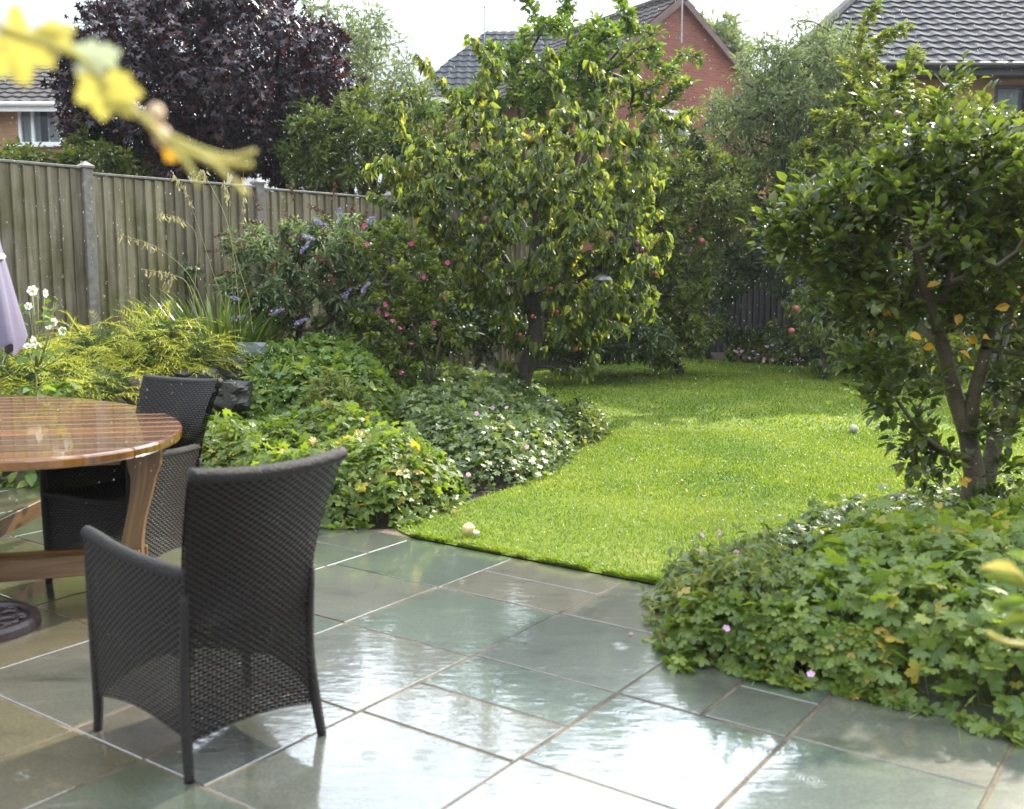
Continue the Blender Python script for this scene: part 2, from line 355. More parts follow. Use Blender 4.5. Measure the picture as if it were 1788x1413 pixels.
xs = np.concatenate([[-240, -120, -50, -25], np.arange(-14, 12.01, .22), [18, 30, 60, 140, 240]])
ys = np.concatenate([[-40, -10, -2], np.arange(0, 22, .22), [26, 35, 50, 90, 160, 205]])
GX, GY = np.meshgrid(xs, ys); P = np.stack([GX.ravel(), GY.ravel()], 1)
Z = height(P)-.035+np.where(inside(P, BEDL), R.normal(size=len(P))*.008, 0)
nx, ny = len(xs), len(ys); i = np.arange(ny-1)[:, None]*nx+np.arange(nx-1)[None]
tag(mesh('ground', np.c_[P, Z], np.stack([i, i+1, i+nx+1, i+nx], -1).reshape(-1, 4), M['soil'], smooth=True), kind='structure')
# lawn
LAWN = [tuple(ab(4.225, -2.0)), tuple(ab(4.225, -3.66)), tuple(ab(4.26, -3.78))]+[tuple(p) for p in lawn_left]+\
       [(.9, 16.5), (2.0, 17.6), (3.0, 18.4), (3.5, 17.2), (4.7, 16.0), (6.3, 15.6), (9.5, 15.6), (9.5, 6.6), (5.0, 6.55), (2.8, 6.75), (1.95, 6.3), (1.3, 5.35), (.95, 4.75)]
lm, n, p, o = newmat('lawn_turf'); l = n.links.new
tcn = nd(n, 'TexCoord'); n1 = nd(n, 'TexNoise', Scale=1.1, Detail=5.0); n2 = nd(n, 'TexNoise', Scale=55.0, Detail=4.0)
l(tcn.outputs['Object'], n1.inputs[0]); l(tcn.outputs['Object'], n2.inputs[0])
r1 = ramp(n, [(.35, (.09, .14, .015)), (.55, (.14, .19, .022)), (.72, (.20, .21, .045))]); l(n1.outputs['Fac'], r1.inputs[0])
r2 = ramp(n, [(.3, (.45, .45, .4)), (.65, (1.1, 1.1, 1.0))]); l(n2.outputs['Fac'], r2.inputs[0])
mu = nd(n, 'MixRGB', blend_type='MULTIPLY'); mu.inputs[0].default_value = 1; l(r1.outputs[0], mu.inputs[1]); l(r2.outputs[0], mu.inputs[2])
l(mu.outputs[0], p.inputs['Base Color']); p.inputs['Roughness'].default_value = .8; p.inputs['Specular IOR Level'].default_value = .2
def poly_obj(name, poly, z, mat):
    import mathutils.geometry as mg
    tris = mg.tessellate_polygon([[Vector((float(a), float(b), 0)) for a, b in poly]])
    V = np.array([(a, b, z) for a, b in poly]); T = np.array(tris)
    A = V[T]; nrm = np.cross(A[:, 1]-A[:, 0], A[:, 2]-A[:, 0])[:, 2]; T[nrm < 0] = T[nrm < 0][:, ::-1]
    return mesh(name, V, T, mat)
tag(poly_obj('lawn', LAWN, .004, lm), kind='structure')
def blades(n, ylo, yhi, wid, hlo, hhi, tri=True):
    k = int(n*2.4); P = np.stack([R.uniform(-1.2, 8.5, k), ylo+(yhi-ylo)*R.random(k)], 1)
    P = P[inside(P, LAWN)]; ppx = P[:, 0]/np.maximum(P[:, 1], .1); P = P[ppx < .56][:n]; m = len(P)
    c = .55+.45*np.sin(P[:, 0]*2.1+np.sin(P[:, 1]*1.7)*1.3)*np.cos(P[:, 1]*1.9+P[:, 0])
    h = R.uniform(hlo, hhi, m)*(.8+.35*c); an = R.uniform(0, 2*PI, m); ln = R.normal(size=(m, 2))*.45
    w2 = wid*R.uniform(.7, 1.3, m)/2; dx, dy = np.cos(an)*w2, np.sin(an)*w2
    B = np.c_[P, np.full(m, .0)]; mid = B+np.c_[ln*h[:, None]*.35, h*.6]; tip = B+np.c_[ln*h[:, None]*1.1, h]
    D = np.c_[dx, dy, np.zeros(m)]
    V = np.stack([B-D, B+D, mid+D*.8, mid-D*.8, tip], 1).reshape(-1, 3); o_ = (np.arange(m)*5)[:, None]
    return V, [o_+np.array([0, 1, 2, 3]), o_+np.array([3, 2, 4])]
gp = [blades(90000, 4.3, 6.6, .0038, .010, .030), blades(85000, 6.6, 9.5, .006, .012, .032), blades(60000, 9.5, 18.5, .012, .016, .034)]
# longer fringe where the mower misses, along the patio edge
k = 7000; t = R.random(k)**1.0; t = t[np.sin(t*61)+np.sin(t*23+1)+R.normal(size=k)*.7 > -.4]; k = len(t); A0, A1 = ab(4.235, -3.72), ab(4.235, -2.0); Pe = A0+(A1-A0)*t[:, None]+UA*np.abs(R.normal(size=k))[:, None]*.035
hh = R.uniform(.012, .045, k); ln = R.normal(size=(k, 2))*.6-UA*.75; D = np.c_[R.normal(size=(k, 2))*.0018, np.zeros(k)]; B = np.c_[Pe, np.zeros(k)]
mid = B+np.c_[ln*hh[:, None]*.35, hh*.6]; tip = B+np.c_[ln*hh[:, None], hh]; o_ = (np.arange(k)*5)[:, None]
gp.append((np.stack([B-D, B+D, mid+D*.8, mid-D*.8, tip], 1).reshape(-1, 3), [o_+np.array([0, 1, 2, 3]), o_+np.array([3, 2, 4])]))
V, fs = merge(gp); tag(mesh('grass', V, fs, M['grass']), 'short bright green mown grass covering the lawn', 'grass', kind='stuff')
k = 26000; P = np.c_[R.uniform(-1.0, 5.5, k), 4.3+R.random(k)**1.4*6.5]; cl = np.sin(P[:, 0]*3.1+1)*np.cos(P[:, 1]*2.3)+np.sin(P[:, 0]*7+P[:, 1]*5)*.5
P = P[inside(P, LAWN) & (cl > -.1+R.normal(size=k)*.35)]; k = len(P); Pz = np.c_[P, R.uniform(.014, .030, k)]
V, fs = scatter(palm_t(3, .25, .1, 330, tooth=False), Pz, frames(norm(np.c_[R.normal(size=(k, 2)), np.zeros(k)]), norm(rdir(k)*.45+np.array([0, 0, 1.]))), R.uniform(.010, .020, k))
M['clover'] = leafmat('clover', [(0, (.06, .12, .02)), (.6, (.11, .19, .028)), (1, (.20, .27, .05))], .3, .4)
tag(mesh('clover', V, fs, M['clover']), 'small clover leaves growing through the mown grass', 'clover', kind='stuff')
# ------------------------------------------------------------------ patio
pm, n, p, o = newmat('wet_sandstone'); l = n.links.new
tcn = nd(n, 'TexCoord'); g = nd(n, 'NewGeometry')
rc = ramp(n, [(0, (.078, .096, .078)), (.22, (.094, .096, .080)), (.4, (.106, .104, .086)), (.55, (.072, .090, .076)), (.7, (.094, .098, .082)), (.85, (.112, .102, .080)), (1, (.078, .092, .075))], 'CONSTANT')
l(g.outputs['Random Per Island'], rc.inputs[0])
n1 = nd(n, 'TexNoise', Scale=2.6, Detail=12.0, Roughness=.68, Distortion=.4); mpx = nd(n, 'Mapping'); mpx.inputs['Rotation'].default_value = (0, 0, .6); mpx.inputs['Scale'].default_value = (1, 2.6, 1)
l(tcn.outputs['Object'], mpx.inputs[0]); l(mpx.outputs[0], n1.inputs['Vector'])
r1 = ramp(n, [(.3, (.42, .45, .44)), (.48, (.88, .87, .84)), (.56, (.82, .84, .82)), (.72, (1.3, 1.22, 1.10))]); l(n1.outputs['Fac'], r1.inputs[0])
n4 = nd(n, 'TexNoise', Scale=85.0, Detail=3.0); l(tcn.outputs['Object'], n4.inputs['Vector']); r4 = ramp(n, [(.35, (.72, .72, .72)), (.65, (1.15, 1.15, 1.15))]); l(n4.outputs['Fac'], r4.inputs[0])
mu = nd(n, 'MixRGB', blend_type='MULTIPLY'); mu.inputs[0].default_value = 1; l(rc.outputs[0], mu.inputs[1]); l(r1.outputs[0], mu.inputs[2])
mu2 = nd(n, 'MixRGB', blend_type='MULTIPLY'); mu2.inputs[0].default_value = 1; l(mu.outputs[0], mu2.inputs[1]); l(r4.outputs[0], mu2.inputs[2])
sx = nd(n, 'SeparateXYZ'); l(tcn.outputs['Object'], sx.inputs[0])          # slabs under the table are the buff stone
wm = nd(n, 'MapRange'); wm.inputs['From Min'].default_value = -.75; wm.inputs['From Max'].default_value = -1.15; l(sx.outputs['X'], wm.inputs[0])
isl2 = nd(n, 'Math', operation='FRACT'); ml = nd(n, 'Math', operation='MULTIPLY'); ml.inputs[1].default_value = 17.3; l(g.outputs['Random Per Island'], ml.inputs[0]); l(ml.outputs[0], isl2.inputs[0])
gt = nd(n, 'Math', operation='GREATER_THAN'); gt.inputs[1].default_value = .45; l(isl2.outputs[0], gt.inputs[0])
wf = nd(n, 'Math', operation='MULTIPLY'); l(wm.outputs[0], wf.inputs[0]); l(gt.outputs[0], wf.inputs[1])
bf = nd(n, 'MixRGB', blend_type='MULTIPLY'); bf.inputs[2].default_value = (1.28, 1.10, .82, 1); l(wf.outputs[0], bf.inputs[0]); l(mu2.outputs[0], bf.inputs[1])
l(bf.outputs[0], p.inputs['Base Color'])
# water film: smooth in puddles, rougher between, with slow waves and rain rings
n3 = nd(n, 'TexNoise', Scale=1.6, Detail=3.0); l(tcn.outputs['Object'], n3.inputs['Vector'])
rr = nd(n, 'MapRange'); rr.inputs['From Min'].default_value = .35; rr.inputs['From Max'].default_value = .65; rr.inputs['To Min'].default_value = .015; rr.inputs['To Max'].default_value = .09
l(n3.outputs['Fac'], rr.inputs[0]); p.inputs['Roughness'].default_value = .3
p.inputs['Coat Weight'].default_value = 1; p.inputs['Coat IOR'].default_value = 2.0; l(rr.outputs[0], p.inputs['Coat Roughness'])
wv = nd(n, 'TexNoise', Scale=9.0, Detail=3.0, Roughness=.5); l(mpx.outputs[0], wv.inputs['Vector'])
w2 = nd(n, 'TexNoise', Scale=38.0, Detail=4.0); l(tcn.outputs['Object'], w2.inputs['Vector'])
vo = nd(n, 'TexVoronoi', Scale=5.0); l(tcn.outputs['Object'], vo.inputs['Vector'])
mr = nd(n, 'Math', operation='MULTIPLY'); mr.inputs[1].default_value = 120; l(vo.outputs['Distance'], mr.inputs[0])
sn = nd(n, 'Math', operation='SINE'); l(mr.outputs[0], sn.inputs[0])
fo = nd(n, 'MapRange'); fo.inputs['From Min'].default_value = .26; fo.inputs['From Max'].default_value = .05; l(vo.outputs['Distance'], fo.inputs[0])
rg = nd(n, 'Math', operation='MULTIPLY'); l(sn.outputs[0], rg.inputs[0]); l(fo.outputs[0], rg.inputs[1])
rs = nd(n, 'Math', operation='MULTIPLY'); rs.inputs[1].default_value = .34; l(rg.outputs[0], rs.inputs[0])
a1 = nd(n, 'Math', operation='MULTIPLY_ADD'); a1.inputs[1].default_value = .34; l(w2.outputs['Fac'], a1.inputs[0]); l(wv.outputs['Fac'], a1.inputs[2])
a2 = nd(n, 'Math', operation='ADD'); l(a1.outputs[0], a2.inputs[0]); l(rs.outputs[0], a2.inputs[1])
bp = nd(n, 'Bump', Strength=.35, Distance=.0032); l(a2.outputs[0], bp.inputs['Height']); l(bp.outputs[0], p.inputs['Coat Normal']); 
bp2 = nd(n, 'Bump', Strength=.5, Distance=.004); l(n1.outputs['Fac'], bp2.inputs['Height']); l(bp2.outputs[0], p.inputs['Normal'])
M['stone'] = pm
M['joint'] = simple('patio_mortar', (.16, .12, .08), .7, .3, 4, .8, 60, col2=(.04, .033, .024), spec=.2)
PAT = [tuple(ab(4.22, -1.6)), tuple(ab(4.22, -3.67)), (-.68, 5.80), (-1.09, 5.72), (-1.6, 6.2), (-2.6, 6.95), (-3.6, 7.35), (-5.2, 7.0), (-9, 6.4), (-9, -3), (6, -3), (6, 2.4), tuple(ab(3.8, -.1)), (1.15, 4.2)]
# everything is laid in (a, b): rectangles (a0, a1, b0, b1) read off the joints
S = [(3.60, 4.22, -3.67, -2.99), (3.94, 4.22, -2.99, -2.33), (3.61, 3.94, -2.99, -2.33), (2.99, 3.61, -2.99, -2.33), (2.99, 3.60, -3.67, -2.99),
     (2.37, 2.99, -2.99, -2.33), (1.75, 2.37, -2.62, -2.33), (1.75, 2.37, -2.99, -2.62), (2.37, 2.99, -3.67, -2.99), (1.75, 2.37, -3.67, -2.99),
     (3.62, 4.22, -2.33, -1.70), (3.02, 3.62, -2.33, -1.70), (2.69, 3.02, -2.33, -1.70), (2.39, 2.69, -2.33, -1.70), (1.75, 2.39, -2.33, -1.70),
     (3.62, 4.22, -1.70, -1.09), (3.02, 3.62, -1.70, -1.385), (3.32, 3.62, -1.385, -1.09), (3.02, 3.32, -1.385, -1.09), (2.42, 3.02, -1.70, -1.09), (1.8, 2.42, -1.70, -1.09),
     (3.04, 3.65, -1.09, -.50), (2.42, 3.04, -1.09, -.50), (1.8, 2.42, -1.09, -.5), (3.65, 4.22, -1.09, -.50)]
def fill(a0, a1, b0, b1):
    b = b0
    while b < b1-.01:
        bw = min(.62, b1-b); bw = b1-b if b1-b-bw < .25 else bw; a = a0
        while a < a1-.01:
            aw = min(float(R.choice([.6, .6, .3, .9])), a1-a); aw = a1-a if a1-a-aw < .28 else aw; S.append((a, a+aw, b, b+bw)); a += aw
        b += bw
fill(1.1, 1.75, -2.62, -1.09); fill(.2, 1.1, -6.7, 2.0); fill(1.1, 1.75, -6.7, -2.62); fill(1.1, 1.8, -1.09, -.5); fill(1.1, 4.2, -.5, 1.8)
fill(1.75, 4.22, -6.75, -3.67); fill(4.22, 7.6, -8.6, -3.67); fill(-1.4, 4.22, -11, -6.75); fill(-1.4, .2, -6.7, 2)
mb = MB(); gq = .007
for (a0, a1, b0, b1) in S:
    c = ab((a0+a1)/2, (b0+b1)/2)
    if not inside(c[None]+np.array([[0, 0]]), PAT)[0] or c[1] < -.5: continue
    tz = R.normal()*.0008; j = R.uniform(-.004, .004, 4)
    sa, sb = a1-a0-gq*2+j[0], b1-b0-gq*2+j[1]
    k0 = mb.n; cc = ab((a0+a1)/2+j[2]*.5, (b0+b1)/2+j[3]*.5)
    mb.box((cc[0], cc[1], -.016+tz), (sa, sb, .032), np.array([*UA, 0]), np.array([*UB, 0]), np.array([0, 0, 1]), .002)
tag(mb.build('patio', M['stone']), kind='structure')
tag(poly_obj('patio_joints', [(x, y) for x, y in PAT], -.0035, M['joint']), kind='structure')
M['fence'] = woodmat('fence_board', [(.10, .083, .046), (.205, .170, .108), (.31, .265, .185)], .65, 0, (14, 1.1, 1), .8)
n = M['fence'].node_tree; l = n.links.new; pr_ = [q for q in n.nodes if q.type == 'BSDF_PRINCIPLED'][0]; src = pr_.inputs['Base Color'].links[0].from_socket   # algae and grey weathering
tcn = nd(n, 'TexCoord'); al = nd(n, 'TexNoise', Scale=1.3, Detail=7.0, Roughness=.7); l(tcn.outputs['Object'], al.inputs['Vector']); ar = ramp(n, [(.38, (.62, .66, .42)), (.55, (1, 1, 1)), (.75, (1.12, 1.12, 1.14))]); l(al.outputs['Fac'], ar.inputs[0])
mm = nd(n, 'MixRGB', blend_type='MULTIPLY'); mm.inputs[0].default_value = 1; l(src, mm.inputs[1]); l(ar.outputs[0], mm.inputs[2]); l(mm.outputs[0], pr_.inputs['Base Color'])
M['post'] = simple('post_wood', (.13, .112, .088), .6, .3, 14, .6, 50, col2=(.24, .22, .19))
def add_board(mb, c, w_, z0, z1, T3, N3, thick=.014, tilt=.022):
    # featheredge board: thicker on one side
    a = c-T3*w_/2; b = c+T3*w_/2; V = []
    for z in (z0, z1):
        V += [(*(a-N3*thick*.2)[:2], z), (*(b-N3*thick*.2)[:2], z), (*(b+N3*thick*.2)[:2], z), (*(a+N3*(thick*.8+tilt))[:2], z)]
    u = R.uniform(0, 50); UV = [(u, z0), (u+w_, z0), (u+w_, z0), (u, z0), (u, z1), (u+w_, z1), (u+w_, z1), (u, z1)]
    mb.add(V, [np.array([[0, 1, 2, 3], [7, 6, 5, 4], [0, 4, 5, 1], [1, 5, 6, 2], [2, 6, 7, 3], [3, 7, 4, 0]])], UV)
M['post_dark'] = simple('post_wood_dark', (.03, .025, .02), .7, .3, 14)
def make_fence(name, label, P0, D, spacing, n0, n1, zt, zdrop, zb, mat, boards=17):
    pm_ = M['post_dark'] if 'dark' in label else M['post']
    t = thing(name, (*P0, 0), label, 'fence'); N = np.array([D[1], -D[0], 0]); T3 = np.array([*D, 0])
    for k in range(n0, n1+1):
        p = np.array([*(P0+D*spacing*k), 0]); zp = zt(k)
        mb = MB(); hb = float(height(p[None])[0])-.1
        mb.box((p[0], p[1], (hb+zp)/2), (.10, .10, zp-hb), T3, N, None, .006)
        po = mb.build('post', pm_, t)
        cp = MB(); cp.lathe((p[0], p[1], zp), [(.0875, -.012), (.0875, .008), (.0, .055)], 4); 
        V = cp.V[-1]-np.array([p[0], p[1], 0]); an = math.atan2(D[1], D[0])+PI/4; c_, s_ = math.cos(an), math.sin(an)
        cp.V[-1] = np.c_[V[:, 0]*c_-V[:, 1]*s_+p[0], V[:, 0]*s_+V[:, 1]*c_+p[1], V[:, 2]]
        cp.build('post_cap', pm_, po)
        if k == n1: continue
        mb = MB(); zb_ = zb(k); ztop = min(zp, zt(k+1)+zdrop)-.06 if zdrop else zp-.06; wv_ = (spacing-.10)/boards
        for i in range(boards):
            c = p+T3*(.05+wv_*(i+.5)); add_board(mb, c+N*R.uniform(-.003, .003), wv_*1.12, zb_, ztop-.02+R.uniform(-.006, .004), T3, N)
        c = p+T3*spacing/2
        pn = mb.build('fence_panel', mat, t, uv=True)
        cb = MB(); cb.box((c[0]+N[0]*.01, c[1]+N[1]*.01, ztop), (spacing-.105, .055, .024), T3, N, None, .004); cb.build('capping_rail', pm_, pn)
    return t
zt_l = lambda k: {-2: 2.52, -1: 2.49, 0: 2.44, 1: 2.425, 2: 2.40, 3: 2.36}.get(k, 2.33)
make_fence('garden_fence', 'weathered grey brown vertical board fence with square capped posts on the left', fence0, FD, 1.952, -2, 4, zt_l, 0, lambda k: .35 if k < 2 else .2, M['fence'])
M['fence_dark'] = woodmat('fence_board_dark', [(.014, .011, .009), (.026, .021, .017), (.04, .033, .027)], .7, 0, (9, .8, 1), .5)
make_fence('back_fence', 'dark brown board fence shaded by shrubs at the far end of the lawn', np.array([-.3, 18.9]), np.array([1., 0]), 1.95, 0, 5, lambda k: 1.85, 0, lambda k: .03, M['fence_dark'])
# ------------------------------------------------------------------ plants
def tubes(E0, E1, r0, r1, n=4):
    d = norm(E1-E0); ref = np.where(np.abs(d[:, 2:]) < .9, np.array([[0, 0, 1.]]), np.array([[1., 0, 0]])); X = norm(np.cross(d, ref)); Y = np.cross(d, X)
    a = np.arange(n)*2*PI/n; ring = X[:, None]*np.cos(a)[None, :, None]+Y[:, None]*np.sin(a)[None, :, None]
    V = np.concatenate([E0[:, None]+ring*r0[:, None, None], E1[:, None]+ring*r1[:, None, None]], 1)
    o_ = (np.arange(len(E0))*2*n)[:, None, None]; j = np.arange(n); k = (j+1) % n
    Fq = np.stack([j, k, n+k, n+j], -1)[None]+o_
    return V.reshape(-1, 3), [Fq.reshape(-1, 4)]
def sample_blobs(blobs, n, shell=2.0):
    wts = np.array([b[2][0]*b[2][1]*b[2][2]*(b[3] if len(b) > 3 else 1) for b in [(0, x[0], x[1], x[2] if len(x) > 2 else 1) for x in blobs]])
    idx = R.choice(len(blobs), n, p=wts/wts.sum()); d = rdir(n); r = R.random(n)**(1/3/shell)
    C = np.array([b[0] for b in blobs])[idx]; Rr = np.array([b[1] for b in blobs])[idx]
    return C+d*r[:, None]*Rr, d, idx
def skeleton(paths, radii, tips, seg=.22, wob=.05):
    """paths: explicit trunk / limb polylines (with radii). tips: twig ends, joined to the nearest wood"""
    N_, par, rad = [], [], []
    for path, rr_, pi in zip(paths, radii, range(len(paths))):
        for j, q in enumerate(path):
            if j == 0 and pi > 0:
                dd = np.linalg.norm(np.array(N_)-q, axis=1); prev = int(dd.argmin()); 
                N_.append(np.array(q, float)); par.append(prev); rad.append(rr_[0]); prev = len(N_)-1; continue
            N_.append(np.array(q, float)); par.append(len(N_)-2 if j > 0 else -1); rad.append(rr_[j])
    n0 = len(N_); NN = np.zeros((n0+len(tips)*14, 3)); NN[:n0] = N_; cnt = n0
    d0 = np.array([np.linalg.norm(np.array(N_)-t, axis=1).min() for t in tips]); ends = []
    for ti in np.argsort(d0):
        t = tips[ti]; dd = np.linalg.norm(NN[:cnt]-t, axis=1)+np.maximum(0, NN[:cnt, 2]-t[2])*.6; k = int(dd.argmin()); p0 = NN[k]; L_ = np.linalg.norm(t-p0)
        m = int(min(12, max(1, round(L_/seg)))); prev = k
        for j in range(1, m+1):
            s = j/m; q = p0+(t-p0)*s+np.array([0, 0, 1])*math.sin(PI*s)*L_*.06+(R.normal(size=3)*wob*L_/m if j < m else 0)
            NN[cnt] = q; par.append(prev); rad.append(0); prev = cnt; cnt += 1
        ends.append(prev)
    return NN[:cnt], np.array(par), np.array(rad, float), n0, np.array(ends)
def wood_mesh(NN, par, rad, n0, rtw=.004, pw=.42, rmax=.05):
    cnt = np.ones(len(NN))
    for i in range(len(NN)-1, n0-1, -1):
        if par[i] >= 0: cnt[par[i]] += cnt[i]
    r = rad.copy(); r[n0:] = np.minimum(rtw*cnt[n0:]**pw, rmax)
    i = np.arange(len(NN)); k = par >= 0
    r0 = r[par[k]].copy(); r1 = r[i[k]]; r0 = np.where((i[k] >= n0), np.minimum(r0, r1*1.25), r0)
    big = (i[k] < n0)
    E0, E1 = NN[par[k]], NN[i[k]]
    parts = []
    if big.any(): parts.append(tubes(E0[big], E1[big], r0[big], r1[big], 10))
    if (~big).any(): parts.append(tubes(E0[~big], E1[~big], r0[~big], r1[~big], 4))
    return merge(parts), cnt
def foliage(NN, par, cnt, n0, n, tmpl, size, mode='out', centre=None, maxc=14, off=.05, droop=0.8):
    i = np.arange(len(NN)); k = i[(i >= n0) & (cnt <= maxc)]
    wts = np.linalg.norm(NN[k]-NN[par[k]], axis=1)+.01; idx = R.choice(k, n, p=wts/wts.sum()); s = R.random(n)[:, None]
    P0 = NN[par[idx]]*(1-s)+NN[idx]*s; ax = norm(NN[idx]-NN[par[idx]]); rd = rdir(n)
    if mode == 'droop': d = norm(ax*.25+rd*.55+np.array([0, 0, -droop])); nn = norm(rdir(n)*.9+np.array([0, 0, .45]))
    elif mode == 'up': d = norm(ax*.5+rd*.75+np.array([0, 0, .28])); nn = norm(rdir(n)*.45+np.array([0, 0, 1.])+d*.2)
    else: d = norm(ax*.6+rd); nn = norm(rdir(n)*.7+np.array([0, 0, .8]))
    P_ = P0+rd*off*R.random((n, 1)); sz = size*R.uniform(.6, 1.2, n)
    ts = tmpl if isinstance(tmpl, list) else [tmpl]; pr = []
    for q in range(len(ts)):
        m = np.arange(n) % len(ts) == q; pr.append(scatter(ts[q], P_[m], frames(d[m], nn[m]), sz[m]))
    return merge(pr)
LV = [leaf_t(.50, .30, .12), leaf_t(.46, .15, .42), leaf_t(.56, .5, .25)]
LV_w = [leaf_t(.62, .25, .15), leaf_t(.66, .15, .30)]
LV_s = [leaf_t(.34, .3, .2), leaf_t(.28, .2, .4)]
PALM = [palm_t(5, .45, .18), palm_t(7, .6, .05), palm_t(5, .5, -.1)]
MAPLE = [palm_t(5, .5, .1, 280, tooth=False), palm_t(5, .45, -.25, 270, tooth=False)]
def px(x, y, Y, rx, ry, rd, wt=1.0):     # an ellipsoid given as the photograph shows it, at depth Y
    return (at(x, y, Y), (rx*Y/F, rd, ry*Y/F), wt)
def tree(name, label, cat, base, paths, radii, blobs, ntips, nleaf, tm, size, lmat, wmat, mode='out', shell=1.6, seg=.25, group=None, extra=None,
         maxc=14, rtw=.004, droop=.8, crown='crown', off=.05, wob=.05, trunk='trunk'):
    t = thing(name, base, label, cat, group)
    tips, _, _ = sample_blobs(blobs, ntips, shell)
    if extra is not None: tips = np.concatenate([tips, extra])
    NN, par, rad, n0, ends = skeleton(paths, radii, tips, seg, wob)
    (V, fs), cnt = wood_mesh(NN, par, rad, n0, rtw); mesh(trunk, V, fs, wmat, t, smooth=True)
    V, fs = foliage(NN, par, cnt, n0, nleaf, tm, size, mode, maxc=maxc, droop=droop, off=off)
    mesh(crown, V, fs, lmat, t); return t, NN, ends
# --- the apple tree in the left bed
Y = 10.0; b0 = gnd(905, 702, .20); hb = float(height(b0[None])[0]); b0[2] = hb
def P3(*a): return [at(*q) for q in a]
paths = [[b0-np.array([0, 0, .1]), b0+np.array([0, 0, .06])]+P3((914, 655, Y), (930, 610, Y-.05), (938, 560, Y), (930, 500, Y)),
         P3((932, 600, Y), (965, 520, Y+.2), (1000, 440, Y+.3), (1020, 340, Y+.3), (1040, 250, Y+.2)),
         P3((938, 560, Y), (900, 480, Y+.2), (850, 400, Y+.3), (805, 320, Y+.2), (765, 260, Y)),
         P3((932, 505, Y), (940, 420, Y), (930, 330, Y-.1), (950, 230, Y)),
         P3((965, 520, Y+.2), (1040, 470, Y-.1), (1100, 430, Y-.4)), P3((900, 470, Y-.3), (830, 450, Y+.4), (780, 430, Y+.6)),
         P3((915, 652, Y), (945, 640, Y-.05), (966, 641, Y-.1))]
radii = [[.12, .105, .09, .085, .075, .06], [.045, .04, .03, .02, .012], [.04, .032, .022, .015, .010], [.045, .04, .03, .02], [.03, .025, .015], [.03, .025, .015], [.02, .015, .010]]
bl_ = [px(940, 400, Y, 215, 130, 1.1, 1.1), px(725, 300, Y, 70, 75, .5, 1.4), px(730, 400, Y, 70, 60, .5), px(1120, 380, Y, 60, 90, .5, 1.2), px(1065, 470, Y-.1, 108, 125, .8, 1.2), px(850, 330, Y, 160, 110, .9), px(1010, 280, Y, 150, 100, .9, .75), px(770, 320, Y, 95, 95, .6),
       px(950, 545, Y-.1, 120, 70, .7, 1.3), px(790, 470, Y, 100, 80, .7), px(940, 220, Y, 160, 80, .7, .35), px(1090, 290, Y, 70, 75, .5), px(895, 640, Y-.2, 45, 35, .25, 1.2), px(1015, 600, Y-.3, 35, 45, .2, 1.4)]
whips = np.array(P3((725, 92, Y), (818, 60, Y), (955, 80, Y), (965, 95, Y+.1), (1112, 130, Y), (655, 195, Y), (700, 230, Y), (1200, 200, Y), (645, 335, Y), (690, 180, Y), (880, 110, Y+.2), (1060, 140, Y), (915, 100, Y-.1), (1150, 190, Y), (1180, 215, Y+.1), (780, 150, Y), (1015, 655, Y-.3), (640, 300, Y), (1030, 105, Y+.1), (845, 130, Y)))
ap, ANN, aends = tree('apple_tree', 'fruiting tree with drooping leaves and red fruit in the left bed beside the lawn', 'tree', b0, paths, radii, bl_, 760, 17000, LV, .094, M['leaf_apple'], M['bark_brown'], 'droop', 1.5, .2, extra=whips, maxc=14, rtw=.0035, droop=1.0)
for (x, y, k) in [(875, 392, 0), (882, 408, 1), (930, 553, 0), (972, 545, 0), (1035, 412, 1), (1120, 438, 1), (1112, 425, 1), (1125, 437, 1), (1145, 478, 0), (1005, 610, 0), (962, 505, 0), (848, 385, 1), (1068, 418, 1), (1128, 500, 0), (1046, 410, 1), (908, 585, 0)]:
    mb = MB(); q = at(x, y, Y-.55+R.uniform(-.15, .2)); r_ = R.uniform(.020, .028) if k == 0 else R.uniform(.024, .030)
    ellipsoid(mb, q, (r_, r_, r_*(1.0 if k == 0 else 1.35)), 12, 8)
    mb.build('apple' if k == 0 else 'plum', M['apple_red'] if k == 0 else M['plum_dark'], ap, smooth=True)
# --- the glossy tree on the right
Y = 5.72; b1 = np.array([2.60, 5.72, 0])
paths = [[b1-np.array([0, 0, .1]), b1+np.array([.0, 0, .1])]+P3((1702, 830, Y), (1690, 760, Y), (1668, 695, Y), (1645, 600, Y-.1), (1618, 520, Y-.2), (1600, 440, Y-.3)),
         P3((1690, 770, Y), (1700, 690, Y-.05), (1722, 610, Y-.1), (1740, 540, Y), (1745, 440, Y+.1)),
         [b1+np.array([.06, 0, .05])]+P3((1722, 840, Y+.1), (1740, 760, Y+.15), (1790, 690, Y+.2), (1850, 620, Y+.3)),
         P3((1735, 775, Y+.15), (1735, 660, Y+.4), (1760, 560, Y+.6), (1790, 430, Y+.6)),
         P3((1655, 620, Y-.1), (1600, 560, Y+.4), (1560, 480, Y+.5)), P3((1695, 800, Y), (1650, 790, Y-.25), (1610, 760, Y-.4), (1560, 690, Y-.5))]
radii = [[.09, .075, .058, .05, .044, .038, .03, .018], [.042, .038, .033, .026, .018], [.052, .05, .046, .04, .03], [.04, .035, .03, .02], [.03, .025, .012], [.025, .018, .013, .008]]
